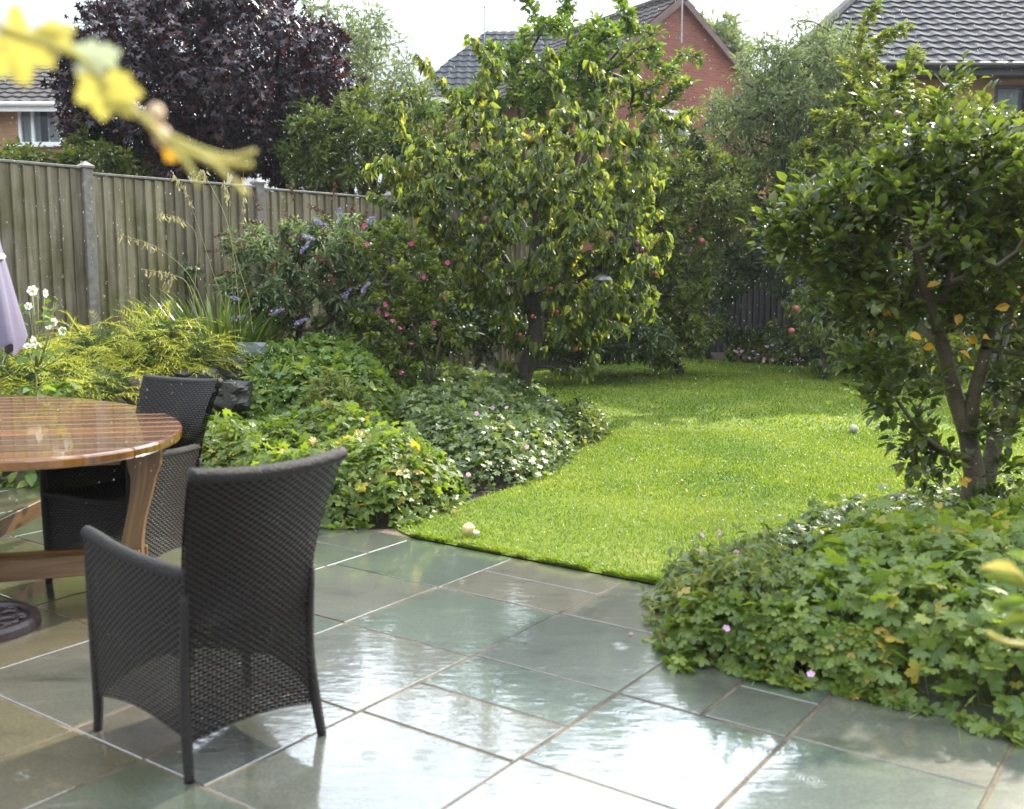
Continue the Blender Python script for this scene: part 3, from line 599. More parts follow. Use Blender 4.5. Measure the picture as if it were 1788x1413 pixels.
bl_ = [px(1600, 400, Y, 200, 120, .75, 1.2), px(1430, 400, Y-.1, 90, 80, .4, 2.2), px(1700, 500, Y-.2, 120, 50, .4, 1.0), px(1720, 330, Y, 170, 120, .8), px(1500, 370, Y-.1, 120, 80, .45), px(1760, 440, Y-.1, 130, 110, .8), px(1900, 380, Y, 180, 160, 1.0, .6), px(1530, 600, Y-.4, 50, 90, .3, 1.6), px(1490, 480, Y-.1, 90, 60, .4, 1.7), px(1600, 540, Y-.2, 80, 50, .4, 1.2), px(1620, 800, Y-.3, 45, 60, .22, 2.5), px(1770, 640, Y+.1, 90, 120, .5, .8), px(1640, 280, Y, 150, 70, .6), px(1600, 500, Y, 110, 45, .5, .6)]
wh2 = np.array(P3((1330, 400, Y-.1), (1370, 345, Y), (1400, 470, Y-.2), (1440, 300, Y), (1500, 175, Y+.3), (1560, 150, Y+.3), (1690, 130, Y+.2), (1740, 165, Y), (1640, 160, Y+.2), (1590, 130, Y+.2), (1480, 640, Y-.5), (1510, 690, Y-.5), (1540, 720, Y-.5), (1420, 520, Y-.3), (1560, 760, Y-.4), (1600, 790, Y-.3), (1640, 850, Y-.2), (1500, 600, Y-.4), (1780, 860, Y-.2), (1770, 760, Y-.3), (1640, 650, Y-.4), (1760, 650, Y-.3), (1790, 820, Y-.1), (1660, 820, Y-.3), (1600, 720, Y-.4), (1740, 880, Y-.2), (1780, 700, Y+.2), (1800, 600, Y), (1530, 560, Y-.3), (1470, 550, Y-.3)))
rt, RNN, rends = tree('glossy_leaved_tree', 'small multi stemmed tree with glossy oval leaves and lichen on its trunk at the right', 'tree', b1, paths, radii, bl_, 700, 15500, LV_w, .070, M['leaf_pear'], M['bark_lichen'], 'up', 1.4, .16, extra=wh2, maxc=14, rtw=.0026, off=.10, wob=.05)
k = 26; q = sample_blobs([px(1640, 560, Y-.3, 170, 60, .4), px(1700, 460, Y-.3, 150, 90, .4), px(1720, 860, Y-.2, 60, 50, .2, 3)], k)[0]
V, fs = merge([scatter(LV_w[0], q, frames(rdir(k)+np.array([0, 0, -.4]), rdir(k)+np.array([0, -1.0, .4])), np.full(k, .07))]); mesh('yellow_leaves', V, fs, M['leaf_yellow'], rt)
# --- generic background trees
def simple_tree(name, label, base, top_z, blobs, ntips, nleaf, tm, size, lmat, tr=.12, cat='tree', wmat=None, group=None, mode='out', nlimb=5, extra=None, shell=1.6, off=.1, rtw=.007, maxc=10, seg=.4, wob=.05, droop=.8):
    base = np.array(base, float); C = np.mean([b[0] for b in blobs], axis=0); hub = np.array([base[0]*.6+C[0]*.4, base[1]*.6+C[1]*.4, base[2]+(top_z-base[2])*.45])
    paths = [[base, base*.5+hub*.5+R.normal(size=3)*.04, hub]]; radii = [[tr, tr*.8, tr*.65]]
    for b in list(blobs)[:nlimb]:
        e = np.array(b[0]); paths.append([hub, hub*.5+e*.5+R.normal(size=3)*.1, e]); radii.append([tr*.5, tr*.35, tr*.2])
    return tree(name, label, cat, base, paths, radii, blobs, ntips, nleaf, tm, size, lmat, wmat or M['bark_brown'], mode, shell, seg, group, extra, maxc, rtw, droop, off=off, wob=wob)
Y = 15.5
simple_tree('purple_maple', 'large rounded tree with dark purple leaves standing behind the left fence', (at(380, 300, Y)[0], Y, 0), 4.5,
            [px(375, 130, Y, 235, 160, 2.2, 1.2), px(250, 150, Y, 140, 140, 1.5), px(480, 130, Y, 140, 140, 1.6), px(370, 20, Y, 170, 60, 1.2), px(360, 270, Y, 200, 80, 1.6), px(570, 170, Y, 55, 50, .7), px(170, 180, Y, 60, 110, .8)],
            520, 30000, MAPLE, .175, M['leaf_purple'], .2, mode='droop', droop=.5, off=.25, maxc=30)
Y = 14.6
simple_tree('cypress_hedge_tree', 'dense green cypress growing behind the fence between the purple tree and the apple tree', (at(600, 300, Y)[0], Y, 0), 3.0,
            [px(560, 265, Y, 72, 80, 1.0), px(640, 260, Y, 90, 95, 1.1), px(700, 230, Y, 60, 90, .8), px(600, 225, Y, 60, 50, .7), px(640, 340, Y, 140, 60, 1.0), px(760, 270, Y, 80, 70, .8), px(850, 290, Y, 80, 75, .8), px(960, 320, Y, 80, 60, .8)],
            420, 22000, [leaf_t(.35, .3, .2), palm_t(5, .3, .1, 200, tooth=False)], .10, M['leaf_conifer'], .12, off=.14, maxc=30, shell=2.2)
Y = 26
simple_tree('birch_tree', 'tall airy pale green tree far behind the purple tree', (at(650, 250, Y)[0], Y, 0), 5,
            [px(640, 120, Y, 60, 80, 1.5), px(600, 90, Y, 50, 70, 1.2), px(680, 160, Y, 60, 55, 1.2), px(640, 60, Y, 35, 50, 1), px(560, 60, Y, 40, 60, 1), px(740, 190, Y, 40, 50, 1)],
            260, 4600, LV_s, .17, M['leaf_pale'], .16, off=.3, extra=np.array(P3((610, 15, Y), (585, 20, Y), (660, 40, Y), (700, 75, Y), (730, 110, Y), (545, 10, Y))))
Y = 13.6
simple_tree('bright_green_fruit_tree', 'bright green open tree rising behind the apple tree before the red house', (at(914, 300, Y)[0], Y, 0), 3.5,
            [px(960, 110, Y, 110, 70, 1.0), px(815, 185, Y, 80, 40, .8), px(1050, 120, Y, 100, 70, 1.0), px(900, 130, Y, 80, 60, .8), px(1040, 50, Y, 80, 55, .8), px(1130, 130, Y, 70, 45, .8), px(980, 200, Y, 150, 50, 1.0), px(1160, 200, Y, 55, 30, .6)],
            280, 7500, LV, .10, M['leaf_plum_bright'], .10, off=.08, mode='up', extra=np.array(P3((905, 0, Y), (930, 10, Y), (965, -20, Y), (1010, -20, Y), (1075, -10, Y), (1100, 30, Y), (1215, 100, Y), (1210, 150, Y), (1225, 105, Y), (1190, 170, Y), (845, 80, Y), (1150, 60, Y), (1190, 95, Y))), rtw=.006)
Y = 17.2
simple_tree('willow_tree', 'pale grey green feathery tree in front of the dark tiled roof', (at(1400, 300, Y)[0], Y, 0), 4,
            [px(1400, 170, Y, 90, 80, 1.3), px(1440, 110, Y, 60, 60, 1), px(1350, 190, Y, 60, 60, 1), px(1480, 150, Y, 60, 60, 1), px(1400, 240, Y, 130, 50, 1.2), px(1330, 130, Y, 45, 50, .8), px(1270, 205, Y, 45, 42, .8, 1.8)],
            380, 12500, LV_s, .115, M['leaf_pale'], .15, off=.25, extra=np.array(P3((1385, 45, Y), (1400, 35, Y), (1425, 40, Y), (1355, 65, Y), (1330, 80, Y), (1370, 100, Y), (1300, 110, Y), (1450, 55, Y), (1310, 90, Y))))
Y = 34
simple_tree('distant_tree', 'thin topped tree just right of the red gable', (at(1255, 200, Y)[0], Y, 0), 8,
            [px(1250, 70, Y, 35, 35, 1.2), px(1275, 100, Y, 35, 35, 1.2), px(1230, 60, Y, 20, 25, 1)], 110, 1600, LV_s, .30, M['leaf_pale'], .15, off=.3, extra=np.array(P3((1215, 30, Y), (1240, 40, Y), (1285, 45, Y))))
Y = 15.0
simple_tree('privet_hedge', 'bushy green hedge shrub left of the dark gap at the end of the lawn', (at(1190, 560, Y)[0], Y, 0), 2.6,
            [px(1180, 420, Y, 75, 170, .9), px(1110, 480, Y, 80, 130, .8), px(1160, 560, Y, 95, 60, .8, 1.2), px(1150, 600, Y-.3, 90, 36, .6, 3.5), px(1060, 560, Y-.3, 70, 60, .5), px(1230, 350, Y, 80, 80, .9), px(1040, 580, Y, 90, 50, .6)],
            380, 21000, LV, .085, M['leaf_hedge'], .06, cat='shrub', off=.12, shell=2.0, maxc=30, group=None)
simple_tree('tall_shrub', 'tall yellow green shrub below the red gable wall', (at(1290, 560, 19.9)[0], 19.9, 0), 3.2,
            [px(1280, 320, 19.9, 95, 65, .9), px(1330, 370, 19.9, 95, 90, .9), px(1240, 300, 19.9, 70, 45, .8), px(1260, 420, 19.9, 90, 80, .8), px(1380, 330, 19.9, 70, 90, .9), px(1170, 320, 19.9, 80, 80, .9), px(1090, 350, 19.9, 90, 90, .9), px(1150, 250, 19.9, 40, 40, .6)],
            300, 16000, LV, .115, M['leaf_mid'], .08, cat='shrub', off=.14, shell=2.0, maxc=30)
simple_tree('dark_leaved_shrub', 'dark leaved shrub with overhanging branches above the shaded back fence', (at(1500, 560, Y)[0], Y+.4, 0), 3.0,
            [px(1450, 470, Y, 110, 90, .9), px(1530, 400, Y, 120, 110, .9), px(1380, 440, Y+.8, 120, 60, .7), px(1560, 520, Y, 110, 90, .8), px(1290, 460, Y+1, 90, 40, .7), px(1640, 540, Y, 110, 110, .8), px(1720, 560, Y, 110, 110, .8), px(1440, 590, Y+.2, 90, 45, .6, 1.5), px(1560, 610, Y, 80, 40, .5, 1.5), px(1320, 540, Y+2.2, 130, 60, .5, .8)],
            420, 24000, LV, .09, M['leaf_dark'], .08, cat='shrub', off=.12, shell=1.8, maxc=30)
Y = 14.8
simple_tree('young_apple_tree', 'tall young tree with upright yellow green shoots behind the glossy tree', (at(1560, 600, Y)[0], Y, 0), 2.8,
            [px(1560, 250, Y, 110, 110, .8), px(1480, 260, Y, 90, 90, .7), px(1540, 140, Y, 60, 80, .5), px(1640, 250, Y, 110, 80, .8), px(1440, 330, Y, 80, 60, .7), px(1700, 240, Y, 100, 60, .7), px(1510, 340, Y, 120, 80, .8)],
            420, 14000, LV, .105, M['leaf_shoot'], .05, mode='up', off=.08, rtw=.004, maxc=12, extra=np.array(P3((1522, 25, Y), (1540, 10, Y), (1555, 60, Y), (1500, 70, Y), (1600, 95, Y), (1470, 110, Y), (1580, 50, Y), (1450, 170, Y), (1420, 200, Y), (1610, 110, Y), (1690, 140, Y))))
simple_tree('eating_apple_bush', 'low branch of dark leaves with two red apples hanging over the far lawn edge', (at(1440, 640, 14.2)[0], 14.2, 0), 1.3,
            [px(1420, 540, 14.0, 50, 50, .4), px(1440, 620, 14.2, 50, 30, .3, 2), px(1390, 520, 14.0, 35, 35, .3), px(1500, 580, 14.2, 60, 40, .4)], 90, 1500, LV, .085, M['leaf_mid'], .04, cat='shrub', off=.05, mode='droop')
eb = [o_ for o_ in sc.objects if o_.name.startswith('eating_apple_bush')][0]
for x, y in ((1390, 539), (1382, 578)):
    mb = MB(); ellipsoid(mb, at(x, y, 13.55), (.045, .045, .042)); mb.build('apple', M['apple_red'], eb, smooth=True)
ph = [o_ for o_ in sc.objects if o_.name == 'privet_hedge'][0]
mb = MB(); ellipsoid(mb, at(1225, 421, 14.0), (.045, .045, .042)); mb.build('apple', M['apple_red'], ph, smooth=True)
Y = 12.6
simple_tree('shaded_laurel', 'low dark shrub on the soil behind the apple tree trunk', (at(830, 600, Y)[0], Y, .3), 1.0,
            [px(830, 570, Y, 60, 50, .5), px(810, 500, Y+.3, 70, 80, .4), px(880, 560, Y+.2, 50, 60, .4), px(760, 560, Y-1.2, 70, 70, .3), px(1010, 590, Y+.8, 90, 45, .6), px(1100, 590, Y+1.2, 80, 45, .6)], 260, 9000, LV, .085, M['leaf_dark'], .04, cat='shrub', off=.1, maxc=30)
simple_tree('boundary_hedge', 'low ragged hedge along the far side of the fence below the yellow brick house', (at(100, 300, 14.5)[0], 14.5, 0), 2.3,
            [px(20, 285, 14.5, 110, 24, .6), px(130, 290, 14.5, 100, 28, .6), px(220, 290, 14.3, 60, 40, .6), px(-90, 285, 14.5, 90, 30, .6), px(170, 250, 15, 45, 45, .5)], 200, 6000, LV, .09, M['leaf_hedge'], .05, cat='hedge', off=.12, maxc=30)
simple_tree('small_conifer', 'small dark pointed conifer at the foot of the red brick house', (at(1215, 330, 18)[0], 18, 0), 2.8,
            [px(1215, 270, 18, 22, 30, .3), px(1213, 240, 18, 11, 25, .15), px(1213, 310, 18, 30, 35, .3)], 80, 2500, [leaf_t(.35, .3, .2)], .10, M['leaf_dark'], .05, off=.1, maxc=30)
# --- right hand border beyond the glossy tree, mostly hidden by it
simple_tree('side_border_shrub', 'dark green shrub beyond the lawn at the right edge', (at(1800, 640, 12)[0], 12, 0), 2.0,
            [px(1780, 480, 12, 120, 110, .8), px(1700, 580, 12.5, 110, 80, .6), px(1850, 600, 12, 110, 90, .8), px(1620, 620, 13.5, 90, 45, .5)], 200, 8000, LV, .09, M['leaf_hedge'], .06, cat='shrub', off=.12, maxc=30)
# ------------------------------------------------------------------ mounds of herbaceous plants
def jitter_poly(poly): return poly
def mound(name, label, cat, poly, H, wd, n, tmpl, size, mat, lump=.25, base=0, nstem=0, upright=.35, group=None, skirt=.05, lscale=3.0, part_name='foliage'):
    poly = [tuple(map(float, q)) for q in poly]; A = np.array(poly); lo, hi = A.min(0), A.max(0); closed = poly+[poly[0]]
    k = n*4; P = lo-skirt+(hi-lo+2*skirt)*R.random((k, 2)); d = seg_dist(P, closed)*np.where(inside(P, poly), 1, -1); rag = .045*np.sin(P[:, 0]*17+P[:, 1]*9)*np.cos(P[:, 1]*14)+.03*np.sin(P[:, 0]*31+P[:, 1]*27); P = P[(d > -skirt*R.random(k)+rag)][:n]; k = len(P)
    def hf(P):
        d = np.maximum(seg_dist(P, closed)*np.where(inside(P, poly), 1, -1), 0)
        lm = 1+lump*(np.sin(P[:, 0]*lscale*2.1+P[:, 1]*1.3*lscale)*.5+np.cos(P[:, 1]*lscale*1.9-P[:, 0]*lscale*.8)*.5+.5*np.sin(P[:, 0]*lscale*5+2)*np.cos(P[:, 1]*lscale*4.4))
        return H*np.sqrt(1-np.clip(1-d/wd, 0, 1)**2.2)*lm
    h = hf(P); e = .02; gx = (hf(P+[e, 0])-h)/e; gy = (hf(P+[0, e])-h)/e
    N = norm(np.c_[-gx, -gy, np.ones(k)]); u = R.random(k)**.33
    z = height(P)+h*u+.01+R.random(k)*.02+np.where(R.random(k) < .10, R.random(k)*.09, 0); out_ = norm(np.c_[-gx, -gy, np.zeros(k)]+1e-5)
    rd = rdir(k); nn = norm(N*1.0+rd*.55+np.array([0, 0, upright])); d_ = norm(rd+out_*.8*(1-N[:, 2:])+np.array([0, 0, -.25]))
    Pw = np.c_[P, z]; sz = size*(.42+.85*R.random(k)**.8); c0 = np.r_[A.mean(0), 0]; c0[2] = float(height(c0[None])[0])
    t = thing(name, c0, label, cat, group); pr = []; ts = tmpl if isinstance(tmpl, list) else [tmpl]
    for q in range(len(ts)):
        m = np.arange(k) % len(ts) == q; pr.append(scatter(ts[q], Pw[m], frames(d_[m], nn[m]), sz[m]))
    V, fs = merge(pr); mesh(part_name, V, fs, mat, t)
    if nstem:
        ii = R.choice(k, min(nstem, k), replace=False); T = Pw[ii]; B = T.copy(); B[:, :2] += R.normal(size=(len(ii), 2))*.05-out_[ii, :2]*.06; B[:, 2] = height(B)
        V, fs = tubes(B, T, np.full(len(ii), .0016), np.full(len(ii), .0012), 3); mesh('stem', V, fs, M['twig_green'], t)['kind'] = 'stuff'
    return t, hf
def flower_t(petals=5, w=.55, cup=.25):
    V = [(0, 0, 0)]; fs = []
    for i in range(petals):
        a = 2*PI*i/petals; c = 2*PI/petals*w
        for (r, da, z) in ((.30, -c*.7, cup*.3), (.85, -c*.8, cup), (1., 0, cup*1.05), (.85, c*.8, cup), (.30, c*.7, cup*.3)): V.append((r*math.cos(a+da)*.5, r*math.sin(a+da)*.5, z*.5))
        k = 1+i*5; fs.append([0, k, k+1, k+2, k+3, k+4])
    return (V, [np.array(fs)])
def put_flower(parent, p, size, mat, face=(0, -.6, .7), name='flower', petals=5, eye=None, cup=.25, stalk=0):
    nn = norm(np.array([face], float)+R.normal(size=(1, 3))*.35); V, fs = scatter(flower_t(petals, .55, cup), np.array([p]), frames(rdir(1), nn), np.array([size]))
    f = mesh(name, V, fs, mat, parent)
    if stalk:
        mb = MB(); p_ = np.array(p); mb.tube([p_-[0, 0, .002], p_+[.01, .01, -stalk*.5], p_+[.03, .03, -stalk]], .0012, 4); mb.build('flower_stalk', M['twig_green'], f)
    if eye is not None:
        mb = MB(); ellipsoid(mb, np.array(p)+nn[0]*size*.05, (size*.13,)*3, 8, 5); mb.build('flower_centre', eye, f, smooth=True)
    return f
# left bed, front to back
gC, _ = mound('front_geranium', 'low mound of lobed grey green leaves spilling over the patio edge behind the near chair', 'plant',
      [(-1.12, 5.80), (-.66, 5.86), (-.42, 6.22), (-.32, 6.55), (-.42, 6.95), (-.95, 7.35), (-1.6, 7.55), (-2.3, 7.6), (-2.6, 7.2), (-1.65, 6.3)], .33, .32, 6800, PALM, .085, M['geranium'], .22, nstem=500)
gD, _ = mound('edge_geranium', 'wide mound of small blue green leaves with pale pink flowers around the apple tree trunk', 'plant',
      [(-.20, 6.85), (.10, 7.1), (.28, 7.45), (.46, 8.2), (.55, 8.9), (.52, 9.6), (.15, 10.3), (-.45, 10.4), (-.9, 9.4), (-.95, 8.3), (-.75, 7.4), (-.45, 7.0)], .28, .38, 9500, PALM, .075, M['geranium_blue'], .3, nstem=500)
gE, _ = mound('trailing_plant', 'small dark tuft of leaves trailing over the lawn edge past the geraniums', 'plant',
      [(.50, 8.55), (.74, 8.8), (.86, 9.3), (.80, 9.9), (.5, 10.1), (.38, 9.3)], .24, .25, 1700, LV, .065, M['leaf_mid'], .3, nstem=60)
gA, _ = mound('tall_geranium', 'tall light green mound of lobed leaves beside the dark rocks', 'plant',
      [(-2.35, 8.1), (-1.6, 7.9), (-1.05, 8.0), (-.95, 8.6), (-1.1, 9.3), (-1.9, 9.5), (-2.5, 8.9)], .40, .40, 5200, PALM, .10, M['geranium_light'], .2, nstem=300)
mound('broad_leaved_plant', 'bright green plant with large smooth leaves just right of the far chair back', 'plant', [(-2.45, 7.35), (-1.85, 7.5), (-1.7, 7.85), (-2.3, 8.0), (-2.6, 7.7)], .22, .2, 260, LV_w, .15, M['geranium_light'], .2)
t, _, _ = tree('slender_leaved_shrub', 'little shrub of narrow yellow green leaves in the middle of the left bed', 'shrub', gnd(580, 760, .2), [[gnd(580, 755, .2), at(580, 720, 7.7)]], [[.012, .008]],
               [px(585, 700, 7.7, 62, 48, .3), px(570, 665, 7.7, 30, 25, .15), px(620, 720, 7.6, 40, 35, .2)], 110, 1700, LV_s, .06, M['willowy'], M['twig_green'], 'up', 1.3, .1, off=.02, rtw=.0015)
gF, _ = mound('mixed_ground_cover', 'low tangle of yellowish leaves between the pink flowered shrub and the trunk', 'plant', [(-1.0, 8.8), (-.5, 10.2), (.1, 10.5), (.55, 10.4), (.2, 12.), (-.9, 12.2), (-1.3, 10.4), (-1.5, 9.3)], .20, .3, 5500, [PALM[0], LV[0]], .075, M['geranium_light'], .35)
# right bed
RB = [(.52, 3.95), (.62, 3.72), (.95, 3.58), (1.22, 3.46), (1.42, 3.28), (1.62, 3.08), (2.1, 2.9), (3.2, 3.3), (4.6, 4.6), (4.6, 6.3), (3.2, 6.45), (2.3, 6.25), (1.75, 5.95), (1.35, 5.25), (1.0, 4.75), (.66, 4.45)]
RBf = [(.95, 3.62), (1.22, 3.46), (1.42, 3.28), (1.62, 3.08), (2.1, 2.9), (3.2, 3.3), (4.4, 4.6), (4.4, 5.2), (3.2, 5.3), (2.2, 5.2), (1.45, 4.75), (1.1, 4.3)]
g1, _ = mound('large_leaved_geranium', 'big mound of broad lobed green leaves overhanging the wet slabs at lower right', 'plant', RBf,   .35, .34, 9500, [palm_t(7, .62, .12), palm_t(5, .55, .2), palm_t(7, .6, -.1)], .092, M['geranium'], .16, nstem=900, lscale=2.2)
g2, _ = mound('silvery_geranium', 'finer leaved silvery plants catching the light at the foot of the glossy tree', 'plant',
              [(1.15, 4.7), (1.6, 5.05), (2.3, 5.3), (3.2, 5.45), (4.4, 5.5), (4.4, 6.3), (3.2, 6.4), (2.3, 6.2), (1.7, 5.8), (1.3, 5.3)], .17, .3, 5600, PALM, .07, M['geranium_blue'], .2, nstem=300)
g3, _ = mound('pink_cranesbill', 'loose yellowish green clump with small pink flowers at the patio corner of the right bed', 'plant',
              [(.60, 3.97), (.68, 3.76), (.95, 3.60), (1.25, 3.9), (1.35, 4.5), (1.2, 4.8), (.95, 4.65), (.66, 4.45)], .28, .28, 5200, [palm_t(5, .35, .15), LV_s[0]], .055, M['willowy'], .3, nstem=500)
mound('deep_green_cranesbill', 'dark green cut leaved skirt along the patio side of the right bed', 'plant', [(.60, 3.86), (.66, 3.70), (.95, 3.55), (1.3, 3.38), (1.4, 3.5), (1.1, 3.75), (.8, 3.95)], .2, .12, 1500, PALM, .075, M['geranium'], .2)
for (x, y, Y) in [(1258, 975, 4.3), (1285, 965, 4.3), (1210, 945, 4.5), (1225, 935, 4.5), (1255, 930, 4.5), (1215, 1005, 4.1), (1222, 1018, 4.1), (1230, 1022, 4.1), (1268, 990, 4.2), (1315, 1082, 3.65), (1268, 1098, 3.62), (1416, 1178, 3.35), (1750, 915, 5.1), (1765, 918, 5.1), (1772, 932, 5.0)]:
    f = put_flower(g3 if x < 1400 else g1, at(x, y, Y), .030, M['pink_pale'], stalk=.16)
for (x, y, Y) in [(670, 742, 7.7), (832, 722, 7.6), (848, 725, 7.8), (860, 712, 8), (940, 750, 7.6), (818, 828, 6.7), (958, 700, 8.5), (885, 712, 8), (702, 650, 9), (635, 640, 9.2), (985, 715, 8.8), (920, 780, 7.3)]:
    put_flower(gD if x > 700 else gA, at(x, y, Y-.15), .036, M['pink_pale'])
# pink flowers far bed
gP, _ = mound('far_phlox', 'low leafy border with pale pink flower heads at the far side of the lawn', 'plant', [(3.6, 17.4), (4.7, 16.2), (6.3, 15.7), (7.4, 15.7), (7.4, 16.6), (5.2, 17.2), (4, 18.2)], .45, .4, 6500, LV, .10, M['leaf_mid'], .3)
mound('shaded_ground_cover', 'dark low leaves below the hedge left of the shaded gap', 'plant', [(.5, 15.6), (1.1, 16.2), (2.3, 17.4), (3.4, 17.9), (3.4, 18.6), (0, 18.4), (-.4, 15.5)], .55, .4, 6500, LV, .11, M['leaf_dark'], .3)
for k in range(26):
    x, y = [(1348, 604), (1290, 612), (1320, 622), (1340, 628), (1395, 618), (1408, 625)][k % 6]; x += R.normal()*7; y += R.normal()*5
    put_flower(gP, at(x, y, 15.9+R.uniform(-.2, .2)), .055, M['pink_pale'])
# ---- golden junipers
def spray_t(n=9):
    V, fs = [], []
    for i in range(n):
        t = i/n; s = -1 if i % 2 else 1; L_ = .38*(1-t*.7); k = len(V)
        V += [(0, t*.8-.02, 0), (s*L_*.6, t*.8+L_*.8, .03), (s*.07, t*.8+.07, .02)]; fs.append([k, k+1, k+2])
    k = len(V); V += [(-.035, 0, 0), (.035, 0, 0), (0, 1., -.05)]; fs.append([k, k+1, k+2])
    return (V, [np.array(fs)])
def juniper(name, label, blobs, n, base, size=.12):
    """drooping branchlets, each carrying feathery sprays on both sides"""
    t = thing(name, base, label, 'shrub'); P, d, idx = sample_blobs(blobs, n, 2.4); m = d[:, 2] > -.75; P, d = P[m], d[m]; k = len(P)
    hd = norm(d*np.array([1.2, 1.0, .25])+rdir(k)*.4+np.array([.35, -.15, .12])); Lb = R.uniform(.18, .42, k); pts, dirs, ups = [], [], []
    for j in range(13):
        s = j/12; tng = norm(hd+np.array([0, 0, -1.])*(.75*s**1.5)); q = P+hd*(Lb*s)[:, None]+np.array([0, 0, -1.])*(Lb*.35*s**2.3)[:, None]
        sd = norm(np.cross(tng, np.array([0, 0, 1.]))); sg = 1 if j % 2 else -1
        pts.append(q); dirs.append(norm(tng*1.0+sd*sg*(.8 if j < 12 else 0)+rdir(k)*.22)); ups.append(norm(np.array([0, 0, 1.])+rdir(k)*.35))
    A, B, C = np.concatenate(pts), np.concatenate(dirs), np.concatenate(ups); ss = size*np.tile(R.uniform(.7, 1.1, k), 13)*np.repeat(np.linspace(1.0, .62, 13), k)
    V, fs = scatter(spray_t(8), A, frames(B, C), ss); mesh('foliage', V, fs, M['juniper'], t)
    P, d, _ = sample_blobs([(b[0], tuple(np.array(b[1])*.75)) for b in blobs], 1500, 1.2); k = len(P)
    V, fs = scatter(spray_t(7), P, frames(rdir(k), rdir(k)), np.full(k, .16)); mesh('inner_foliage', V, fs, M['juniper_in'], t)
    C = np.array([b[0] for b in blobs]); k = len(C); Bq = np.repeat(np.array([base], float), k, 0); V, fs = tubes(Bq, C, np.full(k, .03), np.full(k, .012), 6); mesh('stem', V, fs, M['bark_brown'], t)
    return t
Y = 8.4; jb = at(270, 640, Y); jb[2] = height(jb[None])[0]
juniper('golden_juniper', 'spreading golden yellow juniper below the fence', [px(170, 596, Y, 55, 18, .28), px(265, 592, Y, 45, 16, .28), px(350, 606, Y, 40, 14, .25), px(300, 572, Y, 28, 13, .2), px(250, 632, Y, 80, 16, .25), px(330, 636, Y, 45, 14, .2), px(130, 612, Y, 40, 12, .2)], 330, jb, .12)
Y = 7.7; jb = at(130, 690, Y); jb[2] = height(jb[None])[0]
juniper('low_golden_juniper', 'low golden juniper behind the table, left of the far chair', [px(190, 672, Y, 40, 26, .28), px(110, 670, Y, 60, 30, .3), px(40, 650, Y, 60, 35, .3), px(120, 635, Y+.3, 60, 22, .3), px(40, 620, Y+.3, 55, 22, .3)], 330, jb, .11)
mound('leafy_perennial', 'fresh green broad leaves rising just behind the table top at the left edge', 'plant', [(-3.9, 6.95), (-3.0, 7.0), (-2.3, 7.1), (-2.3, 7.4), (-3.2, 7.5), (-4.2, 7.4)], .55, .25, 1100, [LV_w[0], PALM[0]], .12, M['geranium_light'], .3, nstem=120)
# ---- white anemones
Y = 6.35; an = thing('japanese_anemone', gnd(60, 800, .1), 'tall thin plant with white flowers and round buds beside the parasol', 'plant')
fl = [(57, 508, .06), (50, 535, .045), (62, 597, .075), (48, 605, .05), (95, 563, .05), (110, 578, .05), (85, 572, .035), (78, 512, .05)]
mb = MB(); root = gnd(62, 790, .2)
trunkp = [root, at(64, 700, Y), at(63, 650, Y)]; mb.tube(trunkp, [.006, .005, .004], 5)
for (x, y, s) in fl+[(55, 503, 0), (66, 505, 0), (95, 520, 0), (98, 524, 0), (140, 585, 0)]: mb.tube([at(63, 650, Y), at((63+x)/2+3, (650+y)/2+8, Y), at(x, y+4, Y)], [.0035, .0028, .002], 4)
mb.build('stem', M['twig_green'], an, smooth=True)
for (x, y, s) in fl: put_flower(an, at(x, y, Y-.03), s*1.15, M['petal_white'], (.2, -1, .5), petals=6, eye=M['yellow_eye'])
for (x, y) in [(55, 503), (66, 505), (95, 520), (98, 524), (140, 585)]:
    mb = MB(); ellipsoid(mb, at(x, y, Y), (.010,)*3, 8, 5); mb.build('bud', M['geranium_light'], an, smooth=True)
k = 70; P = np.array([at(63+R.normal()*26, 545+R.normal()*18+(80 if i % 2 else 0), Y+R.normal()*.06) for i in range(k)]); V, fs = merge([scatter(PALM[0], P, frames(rdir(k), norm(rdir(k)*.6+[0, 0, 1.])), np.full(k, .07))]); mesh('leaves', V, fs, M['geranium_light'], an)
# ---- strap leaved clumps
def straps(name, label, c, rad, n, L0, L1, w_, mat, bend=.9, cat='plant', lean=(0, 0, 0)):
    c = np.array(c, float); t = thing(name, c, label, cat); k = n; an_ = R.uniform(0, 2*PI, k); rr_ = rad*np.sqrt(R.random(k))
    P = c+np.c_[np.cos(an_)*rr_, np.sin(an_)*rr_, np.zeros(k)]; o_ = np.c_[np.cos(an_), np.sin(an_), np.zeros(k)]
    up = norm(o_*R.uniform(.1, .55, (k, 1))+np.array([0, 0, 1.])+rdir(k)*.12+np.array(lean)); Ls = R.uniform(L0, L1, k); segs = 7; Vs = []
    sd = norm(np.cross(up, o_+1e-4)); pts = []
    for j in range(segs+1):
        s = j/segs; q = P+up*(Ls*s)[:, None]+o_*(Ls*s*s*.45*bend)[:, None]+np.array([0, 0, -1.])*(Ls*s**3*.45*bend)[:, None]
        wj = w_*(1-s**3)*.5+.0008; Vs += [q-sd*wj, q+sd*wj]
    V = np.stack(Vs, 1).reshape(-1, 3); m = 2*(segs+1); o2 = (np.arange(k)*m)[:, None, None]; q4 = np.array([[2*j, 2*j+1, 2*j+3, 2*j+2] for j in range(segs)])[None]
    mesh('leaves', V, (q4+o2).reshape(-1, 4), mat, t); return t
def gz(x, y, z=0): p = np.array([x, y, 0.]); p[2] = height(p[None])[0]+z; return p
p_ = at(385, 600, 9.6); straps('crocosmia_clump', 'clump of long upright strap leaves beside the fence left of the butterfly bush', gz(p_[0], 9.6), .45, 420, .6, 1.15, .022, M['strap'], .5)
